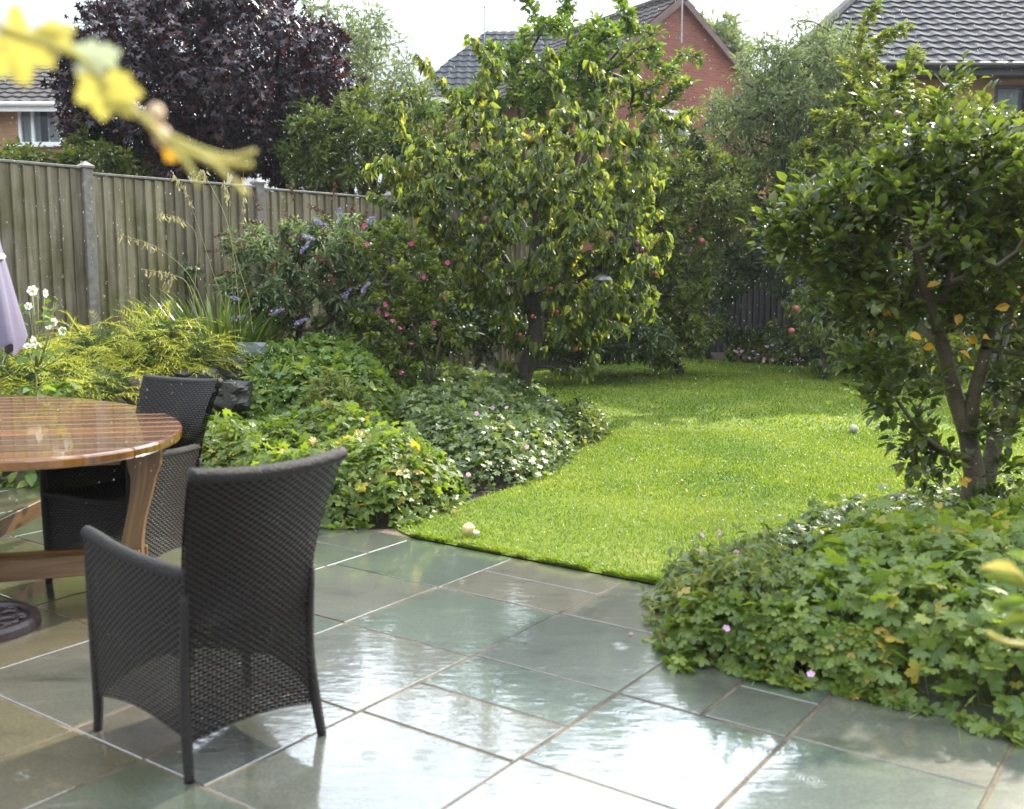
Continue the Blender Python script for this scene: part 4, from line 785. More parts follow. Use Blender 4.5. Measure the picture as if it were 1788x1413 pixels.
p_ = at(345, 600, 9.8); straps('day_lily_clump', 'paler arching grassy leaves just right of the golden juniper', gz(p_[0], 9.5), .25, 160, .5, .95, .016, M['leaf_shoot'], .9)
p_ = at(500, 640, 9.2); straps('arching_lily_clump', 'dark arching strap leaves below the butterfly bush above the stones', gz(p_[0], 9.2), .45, 300, .45, .85, .022, M['strap'], 1.2)
p_ = at(178, 615, 7.95); straps('iris_tuft', 'little tuft of broad pointed leaves poking out of the golden juniper', gz(p_[0], 7.9, .28), .06, 16, .25, .42, .03, M['geranium_light'], .3)
# tall feather grass stems arching in front of the fence
fg = thing('feather_grass', gz(at(310, 600, 8.9)[0], 8.9), 'thin straw coloured grass stems arching in front of the fence', 'plant'); mb = MB()
for pts in ([(365, 560), (330, 480), (270, 430), (200, 408)], [(400, 560), (370, 470), (330, 350), (300, 300)], [(350, 580), (330, 500), (300, 480), (248, 470)], [(410, 560), (405, 450), (425, 380), (425, 300)], [(420, 560), (400, 400), (360, 310), (350, 300)], [(330, 590), (345, 430), (320, 385), (275, 372)], [(300, 545), (290, 530), (288, 500), (298, 489)], [(440, 540), (405, 420), (400, 350), (390, 315)]):
    A = smooth_poly([at(x, y, 9.0) for x, y in pts], 5); A[0][2] -= .2; mb.tube(A, np.linspace(.0032, .0016, len(A)), 4)
    tip = A[-1]; k = 26; s = R.random(k)**1.0; ii = (len(A)-1-(s*len(A)*.3)).astype(int); P = A[ii]+R.normal(size=(k, 3))*.012
    mb2 = scatter(LV_s[1], P, frames(norm(rdir(k)*.4+[0, 0, -1.]), rdir(k)), R.uniform(.03, .07, k)*1.0); mb.add(mb2[0], mb2[1])
mb.build('stem', M['straw'], fg)
# ---- butterfly bush with brown and lilac spikes
Y = 9.9; bb0 = gz(at(520, 600, Y)[0], Y)
bb, BNN, be = tree('butterfly_bush', 'wide bush with narrow silvery leaves and brown and lilac flower spikes against the fence', 'shrub', bb0, [[bb0, bb0+np.array([0, 0, .3])]], [[.04, .03]],
     [px(520, 480, Y, 120, 90, .6), px(440, 450, Y, 65, 55, .4), px(600, 450, Y, 90, 70, .5), px(560, 530, Y, 130, 60, .5), px(500, 420, Y, 90, 35, .4), px(640, 500, Y, 70, 90, .5), px(420, 500, Y, 40, 40, .3), px(600, 590, Y, 100, 45, .4)],
     420, 12500, LV_s, .085, M['buddleia'], M['twig'], 'out', 1.5, .15, off=.04, rtw=.003, maxc=12)
def spike(p, d, L_, r_, mat, name='flower_spike'):
    k = 46; s = R.random(k); P = np.array(p)+np.outer(s*L_, d)+R.normal(size=(k, 3))*(r_*(1-s*.7))[:, None]*.6
    V, fs = scatter(palm_t(4, .4, .2, 330, tooth=False), P, frames(rdir(k), rdir(k)), np.full(k, r_*1.5)); mesh(name, V, fs, mat, bb)
for (x, y, dx, dy) in [(455, 368, -6, -12), (460, 390, -22, -2), (405, 405, -20, 6), (390, 435, -22, 4), (432, 432, -25, -8), (500, 375, 12, 14), (512, 350, 0, -14), (540, 360, 18, 12), (565, 372, 20, 18), (583, 348, 2, -14), (610, 380, 6, -14), (480, 420, 20, 12), (545, 440, 20, 12), (560, 445, 14, 10), (520, 470, 24, 8), (555, 490, 14, 14), (585, 468, -6, 14), (575, 480, 10, 14), (490, 455, -18, 8), (530, 420, -6, -14), (605, 490, 4, 16), (620, 430, 14, -8), (500, 505, 18, 4), (440, 505, -16, 4), (470, 545, 18, 2), (540, 545, -18, 4), (560, 395, 10, 12), (630, 395, 10, -16), (410, 470, -14, 2), (450, 415, -16, -6), (600, 420, 20, 2), (425, 560, -14, 10)]:
    Yq = Y-.66+R.uniform(-.1, .25); a = at(x, y, Yq); d = norm(at(x+dx, y+dy, Yq)-a+R.normal(size=3)*.02); spike(a, d, .16, .022, M['spike_brown'])
for (x, y, dx, dy) in [(592, 385, 1, -14), (548, 385, 18, 6), (528, 410, 20, 8), (525, 440, 12, -14), (640, 390, 10, -8), (475, 548, 14, -6), (420, 523, -16, -4), (600, 520, 8, -10), (632, 510, 8, -10), (515, 565, 16, -6), (428, 552, -10, 2)]:
    Yq = Y-.72+R.uniform(-.1, .1); a = at(x, y, Yq); d = norm(at(x+dx, y+dy, Yq)-a); spike(a, d, .11, .020, M['spike_lilac'])
# ---- pink flowered shrub
Y = 9.3; hb0 = gz(at(760, 700, Y)[0], Y)
hbs, _, _ = tree('pink_hibiscus', 'open twiggy shrub with scattered pink flowers left of the apple tree', 'shrub', hb0, [[hb0, at(755, 640, Y)], [at(755, 690, Y), at(735, 600, Y-.1), at(700, 520, Y)], [at(756, 660, Y), at(770, 580, Y), at(760, 500, Y)]], [[.016, .013], [.012, .010, .007], [.012, .010, .006]],
     [px(700, 490, Y, 75, 70, .45), px(740, 560, Y, 75, 80, .45), px(660, 570, Y, 60, 70, .4), px(700, 420, Y, 60, 50, .35), px(650, 450, Y, 50, 60, .35), px(770, 500, Y, 45, 60, .35), px(680, 640, Y, 80, 40, .4)],
     260, 5200, [leaf_t(.6, .3, .2), palm_t(3, .5, .1, 200, tooth=False)], .062, M['leaf_mid'], M['twig'], 'up', 1.3, .12, off=.03, rtw=.0022, maxc=10)
for (x, y) in [(635, 395), (643, 429), (719, 424), (782, 459), (738, 483), (664, 543), (677, 549), (686, 562), (671, 532), (718, 603), (702, 650), (697, 575), (758, 562), (773, 520)]:
    put_flower(hbs, at(x, y, Y-.55+R.uniform(-.08, .08)), .046, M['pink'], (0, -1, .3), cup=.7)
# ---- ivy tuft on the fence
iv = thing('ivy_tuft', (*at(332, 480, 10.55)[:2], 1.0), 'small dark ivy growing on the fence boards', 'plant'); P = np.array([at(333+R.normal()*9, 480+R.normal()*9, 10.45) for _ in range(60)])
V, fs = merge([scatter(PALM[0], P, frames(rdir(60)+np.array([0, 0, -.8]), norm(rdir(60)*.5+[.4, -1., .3])), np.full(60, .07))]); mesh('leaves', V, fs, M['leaf_dark'], iv)
mb = MB(); mb.tube([at(338, 570, 10.5), at(334, 520, 10.5), at(331, 460, 10.5), at(325, 435, 10.5)], .004, 5); mb.build('stem', M['twig'], iv)
# ------------------------------------------------------------------ rocks
M['rock'] = simple('wet_rock', (.035, .033, .028), .45, .5, 6, .9, 25); M['rock_flat'] = simple('flat_slate', (.13, .145, .145), .3, .3, 9, .5, 30)
def rock(name, label, c, r_, mat):
    mb = MB(); ellipsoid(mb, c, r_, 26, 18, .22); V = mb.V[-1]; c = np.asarray(c); D = (V-c)/np.asarray(r_); D *= (1+.14*np.sin(D[:, :1]*6+c[0]*31)*np.sin(D[:, 1:2]*5+c[1]*7)+.10*np.sin(D[:, 2:]*9+D[:, :1]*7+c[0]*5)+.05*np.sin(D[:, 1:2]*17+D[:, 2:]*13)); D = np.clip(D, -.85, .78); mb.V[-1] = D*np.asarray(r_)+c; t = mb.build(name, mat); tag(t, label, 'rock'); return t
rock('flat_stone', 'flat rounded grey slate propped at the edge of the dark rocks', at(440, 612, 8.7), (.15, .03, .085), M['rock_flat'])
for i, (x, y, Yr, rx, rz, lb) in enumerate([(395, 650, 8.6, .22, .15, 'dark wet rock under the golden juniper'), (445, 645, 8.8, .25, .13, 'dark wet rock under the flat grey slate'), (345, 665, 8.2, .2, .12, 'dark wet rock behind the far chair back'),
                                     (405, 690, 8.1, .2, .14, 'lowest dark rock next to the far chair back'), (640, 752, 7.75, .17, .09, 'brown rock between the two geranium mounds'), (625, 770, 7.6, .12, .06, 'small brown rock in front of the other rock between the geraniums')]):
    rock('rock', lb, at(x, y, Yr), (rx, .16, rz), M['rock'])
# ------------------------------------------------------------------ houses
M['brick_red'] = brickmat('red_brick', (.29, .078, .040), (.22, .056, .030), (.19, .11, .075)); M['brick_buff'] = brickmat('buff_brick', (.44, .235, .095), (.36, .18, .07), (.32, .23, .15))
M['tile'] = simple('roof_tile', (.060, .062, .070), .85, .3, 2.5, .4, 40, spec=.12); M['tile_brown'] = simple('roof_tile_brown', (.085, .075, .072), .85, .3, 2.0, .4, 40, spec=.12)
M['white_paint'] = simple('white_paint', (.78, .78, .76), .35, .06, 5); M['dark_paint'] = simple('dark_paint', (.03, .028, .028), .4, .2, 5)
M['curtain'] = simple('curtain', (.45, .47, .45), .8, .1, 4); M['metal'] = simple('aerial_metal', (.35, .36, .37), .35, .1, 5, metal=.8)
gm, n, p, o = newmat('window_glass'); p.inputs['Base Color'].default_value = (.9, .93, .93, 1); p.inputs['Roughness'].default_value = .03; p.inputs['Transmission Weight'].default_value = 1.0; p.inputs['IOR'].default_value = 1.45; M['glass'] = gm
def wall_quad(mb, a, b, z0, z1, hole=None):
    """wall from a to b (xy); hole=(s0,s1,h0,h1) in metres along/up"""
    a, b = np.array(a, float), np.array(b, float); Lw = np.linalg.norm(b-a); d = (b-a)/Lw
    ss = [0, Lw]; hs = [z0, z1]
    if hole: ss = [0, hole[0], hole[1], Lw]; hs = [z0, hole[2], hole[3], z1]
    for i in range(len(ss)-1):
        for j in range(len(hs)-1):
            if hole and i == 1 and j == 1: continue
            q = [(ss[i], hs[j]), (ss[i+1], hs[j]), (ss[i+1], hs[j+1]), (ss[i], hs[j+1])]
            mb.add([(*(a+d*s), h) for s, h in q], [np.array([[0, 1, 2, 3]])], q)
def roof_plane(mb, e0, e1, r0, r1, tw=.30, course=.33, amp=.022):
    """interlocking tiles between eave e0-e1 and ridge r0-r1 (3d points)"""
    e0, e1, r0, r1 = map(lambda v: np.array(v, float), (e0, e1, r0, r1)); U = norm(e1-e0); up = r0-e0; up = up-U*(up@U); Ls = np.linalg.norm(up); W = up/Ls; N = np.cross(U, W); 
    if N[2] < 0: N = -N
    uL, uR = (r0-e0)@U, (r1-e0)@U; Le = np.linalg.norm(e1-e0); u0, u1 = min(0, uL), max(Le, uR); nu = int((u1-u0)/tw*6)+1; us = np.linspace(u0, u1, nu); nc = int(Ls/course)+1
    for c in range(nc):
        rows = []
        for (v, lift) in ((c*course-.02, .035), (min((c+1)*course, Ls), .0)):
            v = max(v, -.05); f = v/Ls; lo, hi = uL*f, Le+(uR-Le)*f; uu = np.clip(us, lo, hi); ph = (uu/tw) % 1.0
            z = amp*np.where(ph < .55, np.sin(ph/.55*PI), -.25*np.sin((ph-.55)/.45*PI))
            rows.append(e0+np.outer(uu, U)+W*v+np.outer(z+lift, N))
        low = rows[0]-N*.04; V = np.concatenate([low, rows[0], rows[1]]); i = np.arange(nu-1)
        mb.add(V, [np.concatenate([np.stack([i, i+1, i+1+nu, i+nu], -1), np.stack([i+nu, i+1+nu, i+1+2*nu, i+2*nu], -1)])])
def window(parent, a, b, s0, s1, z0, z1, fmat, mull, back=None, curtain=True):
    """a,b: wall ends; window opening from s0..s1 along, z0..z1"""
    a, b = np.array(a, float), np.array(b, float); d = norm(b-a); nrm = np.array([d[1], -d[0]]); 
    if nrm[1] > 0: nrm = -nrm
    t3 = np.array([*d, 0]); n3 = np.array([*nrm, 0]); fr = MB(); cz = (z0+z1)/2; c = np.array([*(a+d*(s0+s1)/2), cz])
    wd = s1-s0; h = z1-z0; ft = .065
    f = None
    fr.box(c+np.array([0, 0, h/2-ft/2])-n3*.05, (wd, .09, ft), t3, n3); fr.box(c-np.array([0, 0, h/2-ft/2])-n3*.05, (wd, .09, ft), t3, n3)
    for s in [-wd/2+ft/2, wd/2-ft/2]+[m-wd/2 for m in mull]: fr.box(c+t3*s-n3*.05, (ft, .088, h-2*ft), t3, n3)
    fr.box(c-np.array([0, 0, h/2+.03])-n3*(-.03), (wd+.1, .16, .05), t3, n3)
    w_ = fr.build('window', fmat, parent)
    gb = MB(); gb.box(c-n3*.06, (wd-.1, .012, h-.1), t3, n3); gb.build('pane', M['glass'], w_)
    rb = MB(); q = c-n3*.45; rb.box(q, (wd+1., .02, h+.8), t3, n3); rb.build('room_back', M['dark_paint'], w_)
    if curtain:
        cb = MB()
        for sg in (-1, 1):
            k = 14; ss = np.linspace(0, .42*wd, k); zz = .03*np.sin(ss*28); base = c+t3*sg*(wd/2)-n3*.2; V = []
            for j in range(k): q = base-t3*sg*ss[j]+n3*zz[j]; V += [q-[0, 0, h/2], q+[0, 0, h/2]]
            cb.add(V, [np.array([[2*j, 2*j+1, 2*j+3, 2*j+2] for j in range(k-1)])])
        cb.build('curtain', M['curtain'], w_)
    return w_
# right house: hipped roof
ha = thing('buff_brick_house', (10, 19, 0), 'buff brick house with a big dark tiled roof at the upper right', 'house'); e = 5.20; x0, x1 = 4.9, 17.0; y0, y1 = 19.0, 27.0; ze = e
wx0, wy0 = x0+.4, y0+.4
mb = MB(); xw = at(1735, 190, wy0)[0]; z_t, z_b = at(1735, 148, wy0)[2], at(1735, 236, wy0)[2]
wall_quad(mb, (wx0, wy0), (x1, wy0), 0, ze, (xw-wx0, xw-wx0+1.25, z_b, z_t)); wall_quad(mb, (wx0, y1), (wx0, wy0), 0, ze); wall_quad(mb, (x1, wy0), (x1, y1), 0, ze); wall_quad(mb, (x1, y1), (wx0, y1), 0, ze)
mb.build('wall', M['brick_buff'], ha, uv=True)
window(ha, (wx0, wy0), (x1, wy0), xw-wx0, xw-wx0+1.25, z_b, z_t, M['dark_paint'], [.6])
zr = 7.65; mb = MB(); roof_plane(mb, (x0, y0, ze), (x1, y0, ze), (7.75, 23, zr), (14.4, 23, zr)); roof_plane(mb, (x0, y1, ze), (x0, y0, ze), (7.75, 23, zr), (7.75, 23, zr))
roof_plane(mb, (x1, y1, ze), (x0, y1, ze), (14.4, 23, zr), (7.75, 23, zr)); roof_plane(mb, (x1, y0, ze), (x1, y1, ze), (14.4, 23, zr), (14.4, 23, zr))
rf = mb.build('roof', M['tile'], ha)
mb = MB(); 
for (p0, p1) in (((7.75, 23, zr+.06), (14.4, 23, zr+.06)), ((x0, y0, ze+.06), (7.75, 23, zr+.06)), ((x1, y0, ze+.06), (14.4, 23, zr+.06))): mb.tube([p0, p1], .10, 8)
mb.build('ridge_tiles', M['tile'], rf)
mb = MB(); mb.box(((x0+x1)/2, y0+.02, ze-.12), (x1-x0, .03, .2)); mb.box((x0+.02, (y0+y1)/2, ze-.12), (.03, y1-y0, .2)); mb.box(((x0+x1)/2, y0+.22, ze-.215), (x1-x0-.1, .40, .02))
mb.tube([(x0, y0-.06, ze-.06), (x1, y0-.06, ze-.06)], .06, 8); mb.build('gutter', M['dark_paint'], ha)
# red gable house
hr = thing('red_brick_house', (4.5, 28, 0), 'red brick house showing its tall gable end with one white window', 'house')
gA_, gB_ = np.array([1.35, 26.2]), np.array([7.45, 29.9]); gm_ = (gA_+gB_)/2; gd = norm(gB_-gA_); rd_ = np.array([-gd[1], gd[0]]); ze, zr = 6.0, 8.68; Lr = 5.5
mb = MB(); wl = np.linalg.norm(gB_-gA_); s0 = 3.0
wz1, wz0 = 5.75, 4.75
sw = None
for s in np.linspace(0, wl, 200):
    q = gA_+gd*s; xx = 894+q[0]/q[1]*F
    if sw is None and xx > 1146: sw = s
wall_quad(mb, gA_, gB_, 0, ze, (sw, sw+1.0, wz0, wz1)); ap_ = (*(gm_), zr)
mb.add([(*gA_, ze), (*gB_, ze), ap_], [np.array([[0, 1, 2]])], [(0, ze), (wl, ze), (wl/2, zr)])
gA2, gB2 = gA_+rd_*Lr, gB_+rd_*Lr; wall_quad(mb, gA2, gA_, 0, ze); wall_quad(mb, gB_, gB2, 0, ze); wall_quad(mb, gB2, gA2, 0, ze)
mb.build('wall', M['brick_red'], hr, uv=True); window(hr, gA_, gB_, sw, sw+1.0, wz0, wz1, M['white_paint'], [.5])
mb = MB(); ov = .12; oh = .25
def o3(p, z): return np.array([*p, z])
gf = gm_-rd_*ov; gbk = gm_+rd_*Lr
sl_ = (zr-ze)/(wl/2)
roof_plane(mb, o3(gA_+rd_*Lr-gd*oh, ze-oh*sl_), o3(gA_-rd_*ov-gd*oh, ze-oh*sl_), o3(gbk, zr), o3(gf, zr)); roof_plane(mb, o3(gB_-rd_*ov+gd*oh, ze-oh*sl_), o3(gB_+rd_*Lr+gd*oh, ze-oh*sl_), o3(gf, zr), o3(gbk, zr))
rf = mb.build('roof', M['tile_brown'], hr)
mb = MB(); mb.tube([o3(gf, zr+.04), o3(gbk, zr+.04)], .11, 8)
mb.build('ridge_tiles', M['tile_brown'], rf)
mb = MB()
for E_ in (gA_-gd*oh, gB_+gd*oh):
    a3, b3 = o3(E_-rd_*ov, ze-oh*sl_), o3(gf, zr); d3 = norm(b3-a3); nn3 = np.cross(d3, np.array([*rd_, 0])); mb.box((a3+b3)/2-nn3*np.sign(nn3[2])*.10-np.array([*rd_, 0])*.02, (np.linalg.norm(b3-a3), .03, .16), d3, np.array([*rd_, 0]), nn3)
mb.build('bargeboard', simple('brown_board', (.16, .10, .08), .6), hr)
# far roof to the left of it
hf_ = thing('far_tiled_house', (0, 33, 0), 'grey tiled roof of a distant house behind the bright green tree', 'house'); Y = 33.
eL, eR = at(708, 168, Y), at(1100, 168, Y); rL, rR = at(850, 68, Y+3.5), at(1120, 42, Y+3.5); ze = eL[2]; rL[2] = rR[2] = (rL[2]+rR[2])/2
mb = MB(); wall_quad(mb, (eL[0]+.4, Y+.4), (eR[0]-.4, Y+.4), 0, ze); wall_quad(mb, (eL[0]+.4, Y+7), (eL[0]+.4, Y+.4), 0, ze); wall_quad(mb, (eR[0]-.4, Y+.4), (eR[0]-.4, Y+7), 0, ze); mb.build('wall', M['brick_red'], hf_, uv=True)
mb = MB(); roof_plane(mb, (eL[0], Y, ze), (eR[0], Y, ze), rL, rR, course=.38); roof_plane(mb, (eL[0], Y+7, ze), (eL[0], Y, ze), rL, rL, course=.38); roof_plane(mb, (eR[0], Y+7, ze), (eL[0], Y+7, ze), rR, rL, course=.38); mb.build('roof', M['tile'], hf_)
mb = MB(); mb.box(((eL[0]+eR[0])/2, Y+.03, ze-.1), (eR[0]-eL[0], .04, .22)); mb.build('fascia', M['white_paint'], hf_)
# left house
hl = thing('yellow_brick_house', (-12, 24, 0), 'yellow brick house with a white window at the left edge behind the fence', 'house'); Y = 24.
ec = at(150, 178, Y); ze = ec[2]; xr = ec[0]; xl = -22.; xw0, xw1 = at(30, 200, Y+.35)[0], at(107, 200, Y+.35)[0]; z1_, z0_ = at(60, 187, Y+.35)[2], at(60, 253, Y+.35)[2]
mb = MB(); wall_quad(mb, (xl, Y+.35), (xr-.3, Y+.35), 0, ze, (xw0-xl, xw1-xl, z0_, z1_)); wall_quad(mb, (xr-.3, Y+.35), (xr-.3, Y+7), 0, ze); mb.build('wall', M['brick_buff'], hl, uv=True)
window(hl, (xl, Y+.35), (xr-.3, Y+.35), xw0-xl, xw1-xl, z0_, z1_, M['white_paint'], [.33])
rz_ = ze+1.75; mb = MB(); roof_plane(mb, (xl, Y, ze), (xr, Y, ze), (xl, Y+3.6, rz_), (xr-1.9, Y+3.6, rz_)); roof_plane(mb, (xr, Y, ze), (xr, Y+7.2, ze), (xr-1.9, Y+3.6, rz_), (xr-1.9, Y+3.6, rz_)); roof_plane(mb, (xr, Y+7.2, ze), (xl, Y+7.2, ze), (xr-1.9, Y+3.6, rz_), (xl, Y+3.6, rz_)); mb.build('roof', M['tile_brown'], hl)
mb = MB(); mb.box(((xl+xr)/2, Y+.02, ze-.11), (xr-xl, .04, .2)); mb.tube([(xl, Y-.05, ze-.05), (xr, Y-.05, ze-.05)], .055, 8); mb.build('fascia', M['white_paint'], hl)
# aerials
def aerial(label, x, y_top, y_bot, Y, yagi=True, w_=.5):
    t = thing('television_aerial', at(x, y_bot, Y), label, 'aerial'); mb = MB(); a, b = at(x, y_bot, Y), at(x, y_top, Y); b[0] = a[0]; mb.tube([a, b], .022, 6); mb.build('mast', M['metal'], t)
    if yagi:
        mb = MB(); c = b-np.array([0, 0, .06]); mb.tube([c-np.array([w_*1.1, 0, .03]), c+np.array([w_*.8, 0, .03])], .014, 5)
        for k in range(7): q = c+np.array([-w_*1.1+k*w_*.28, 0, -.03+k*.009]); mb.tube([q-[0, .15, 0], q+[0, .15, 0]], .008, 4)
        mb.tube([c+np.array([w_*.8, 0, -.12]), c+np.array([w_*.8, 0, .18])], .012, 4); mb.build('antenna', M['metal'], t)
aerial('television aerial with crossbars on the grey roof right of the purple tree', 846, 10, 75, 35.5, True, .55)
aerial('small distant television aerial above the birch tree', 711, 80, 150, 45, True, .45)
aerial('plain tall mast in front of the red brick gable', 1190, -20, 75, 27.6, False)
aerial('thin mast at the left end of the big dark roof', 1495, -15, 40, 23.5, False)
# ------------------------------------------------------------------ table
TC = np.array([-2.529, 4.911]); TA, TB, TT = 1.286, .784, 2.326; TZ = .75; pd = math.radians(11)
M['table_wood'] = woodmat('varnished_wood', [(.065, .022, .004), (.165, .060, .010), (.30, .125, .022)], .25, 1.0, (1.4, 15, 1), .15)
# rain film on the boards
n = M['table_wood'].node_tree; l = n.links.new; pr_ = [q for q in n.nodes if q.type == 'BSDF_PRINCIPLED'][0]; tcn = nd(n, 'TexCoord'); wv = nd(n, 'TexNoise', Scale=7.0, Detail=3.0); l(tcn.outputs['Object'], wv.inputs['Vector'])
dr = nd(n, 'TexVoronoi', Scale=55.0); l(tcn.outputs['Object'], dr.inputs['Vector']); r_ = ramp(n, [(.12, (1, 1, 1)), (.3, (0, 0, 0))]); l(dr.outputs['Distance'], r_.inputs[0]); a1 = nd(n, 'Math', operation='MULTIPLY_ADD'); a1.inputs[1].default_value = .22; l(r_.outputs[0], a1.inputs[0]); l(wv.outputs['Fac'], a1.inputs[2])
bp = nd(n, 'Bump', Strength=.3, Distance=.004); l(a1.outputs[0], bp.inputs['Height']); l(bp.outputs[0], pr_.inputs['Coat Normal'])
tb = thing('garden_table', (*TC, 0), 'wet varnished wooden plank table with rounded ends at the left edge', 'table')
pu, pv = np.array([math.cos(pd), math.sin(pd)]), np.array([-math.sin(pd), math.cos(pd)]); ct, st_ = math.cos(TT), math.sin(TT)
def chord(v, sh=0.0):                    # ellipse crossing of the line  pv*v + pu*u
    a, b = TA-sh, TB-sh; o_ = pv*v; A_ = np.array([pu@[ct, st_]/a, pu@[-st_, ct]/b]); O_ = np.array([o_@[ct, st_]/a, o_@[-st_, ct]/b])
    qa, qb, qc = A_@A_, 2*A_@O_, O_@O_-1; D = qb*qb-4*qa*qc
    if D <= 0: return None
    s = math.sqrt(D); return (-qb-s)/2/qa, (-qb+s)/2/qa
mb = MB(); wp = .150; vmax = 1.25
v = -vmax
while v < vmax:
    lo, hi = v+.003, v+wp-.003; vs = np.linspace(lo, hi, 6); rows = [(q, chord(q)) for q in vs]; rows = [(q, c) for q, c in rows if c]
    if len(rows) >= 2:
        lay = []
        for (z, sh) in ((TZ-.042, .004), (TZ-.034, 0.), (TZ-.010, 0.), (TZ-.003, .004), (TZ, .014)):
            ring = []
            vr = [r0[0] for r0 in rows]; vr[0] += sh*.5; vr[-1] -= sh*.5
            cs = [chord(q, sh) or (0, 0) for q in vr]
            for q, c in zip(vr, cs): ring.append((c[0], q))
            for q, c in zip(vr[::-1], cs[::-1]): ring.append((c[1], q))
            lay.append([(*(TC+pu*u+pv*q), z, u, q) for u, q in ring])
        k = len(lay[0]); A_ = np.array([r0 for ly in lay for r0 in ly]); fs = [np.array([[i*k+j, i*k+(j+1) % k, (i+1)*k+(j+1) % k, (i+1)*k+j] for i in range(len(lay)-1) for j in range(k)]), np.array([list(range((len(lay)-1)*k, len(lay)*k))]), np.array([list(range(k))[::-1]])]
        mb.add(A_[:, :3], fs, A_[:, 3:5])
    v += wp
mb.build('tabletop', M['table_wood'], tb, uv=True)
M['leg_wood'] = woodmat('leg_wood', [(.05, .022, .007), (.14, .068, .021), (.25, .14, .048)], .35, .25, (18, 1.2, 1), .3)
def s_leg(cx_, cy_, dx, dy, lean):
    """sawn S shaped plank leg; (dx,dy) direction across its width"""
    d = norm(np.array([dx, dy])); nn_ = np.array([-d[1], d[0]]); mb = MB(); zs = np.linspace(.0, TZ-.045, 16); V = []; U = []
    for z in zs:
        t = z/TZ; c = lean*(t**1.5)+.022*math.sin(t*2*PI*.95+PI); w_ = .052+.012*math.cos(t*PI*2.0)*1+(.012 if t > .8 else 0)
        for (s, q) in ((-1, -1), (1, -1), (1, 1), (-1, 1)): V.append((cx_+d[0]*(c+s*w_)+nn_[0]*q*.028, cy_+d[1]*(c+s*w_)+nn_[1]*q*.028, z)); U.append((s*w_+q*.3, z))
    m = len(zs); fs = [np.array([[i*4+j, i*4+(j+1) % 4, (i+1)*4+(j+1) % 4, (i+1)*4+j] for i in range(m-1) for j in range(4)]), np.array([[3, 2, 1, 0], [4*m-4, 4*m-3, 4*m-2, 4*m-1]])]
    mb.add(V, fs, U); return mb.build('leg', M['leg_wood'], tb, uv=True)
lp = gnd(240, 1046)[:2]; s_leg(lp[0], lp[1], .95, .1, .05)
lq = TC*2-lp; s_leg(lq[0], lq[1], .95, .1, -.05); s_leg(-2.98, 4.15, .95, .1, -.05); s_leg(-2.1, 5.7, .95, .1, .05)
def beam(a, b, w_, h): 
    a, b = np.array(a, float), np.array(b, float); mb = MB(); d = norm(b-a); s = np.cross([0, 0, 1.], d); mb.box((a+b)/2, (np.linalg.norm(b-a), w_, h), d, s, np.cross(d, s), .004)
    V = mb.V[-1]; mb.U[-1] = np.c_[V[:, 2]+(V[:, :2]@s[:2]), V@d]; return mb.build('stretcher', M['leg_wood'], tb, uv=True)
l3 = np.array([lp[0], lp[1], .19]); beam(l3+[.035, -.035, 0], np.array([-2.98, 4.05, .19]), .035, .095); beam(l3+[.04, .045, 0], np.array([-2.98, 4.2, .19]), .035, .095)
beam((-2.55, 4.15, .20), (-2.55, 5.7, .20), .035, .09)
mb = MB(); q = (lp+TC)/2
aD = np.array([*norm(np.array([-2.98, 4.15])-lp), 0]); c_ = np.array([*((lp+np.array([-2.98, 4.15]))/2), TZ-.088]); mb.box(c_, (1.25, .04, .085), aD, np.cross([0, 0, 1.], aD)); c_ = np.array([*((np.array([-2.1, 5.7])+lq)/2), TZ-.088]); mb.box(c_, (1.1, .04, .085), aD, np.cross([0, 0, 1.], aD)); mb.box((-2.56, 4.92, TZ-.088), (.04, 1.3, .08)); mb.build('batten', M['leg_wood'], tb, uv=True)
# ------------------------------------------------------------------ rattan chairs
wm_, n, p, o = newmat('wicker'); l = n.links.new
u = nd(n, 'TexCoord'); sp = nd(n, 'SeparateXYZ'); l(u.outputs['UV'], sp.inputs[0])
def mth(op, a, b=None, c=None):
    x = nd(n, 'Math', operation=op)
    for i, q in enumerate((a, b, c)):
        if q is None: continue
        if isinstance(q, (int, float)): x.inputs[i].default_value = q
        else: l(q, x.inputs[i])
    return x.outputs[0]
CW, CH = .0135, .0110                     # spacing of the uprights, height of one strand
row = mth('FLOOR', mth('DIVIDE', sp.outputs['Y'], CH)); fy = mth('FRACT', mth('DIVIDE', sp.outputs['Y'], CH))
xx = mth('ADD', mth('DIVIDE', sp.outputs['X'], CW), mth('MULTIPLY', mth('MODULO', row, 2.0), 1.0))
over = mth('MULTIPLY_ADD', mth('SINE', mth('MULTIPLY', xx, PI)), .5, .5)
rnd = mth('SINE', mth('MULTIPLY', fy, PI)); hgt = mth('MULTIPLY', mth('MULTIPLY_ADD', over, .75, .25), mth('POWER', rnd, .5))
bp = nd(n, 'Bump', Strength=1.0, Distance=.004); l(hgt, bp.inputs['Height']); l(bp.outputs[0], p.inputs['Normal'])
rc = ramp(n, [(0, (.002, .0014, .001)), (.55, (.008, .0050, .004)), (1, (.022, .0135, .0105))]); l(hgt, rc.inputs[0]); l(rc.outputs[0], p.inputs['Base Color'])
p.inputs['Roughness'].default_value = .38; p.inputs['Specular IOR Level'].default_value = .2
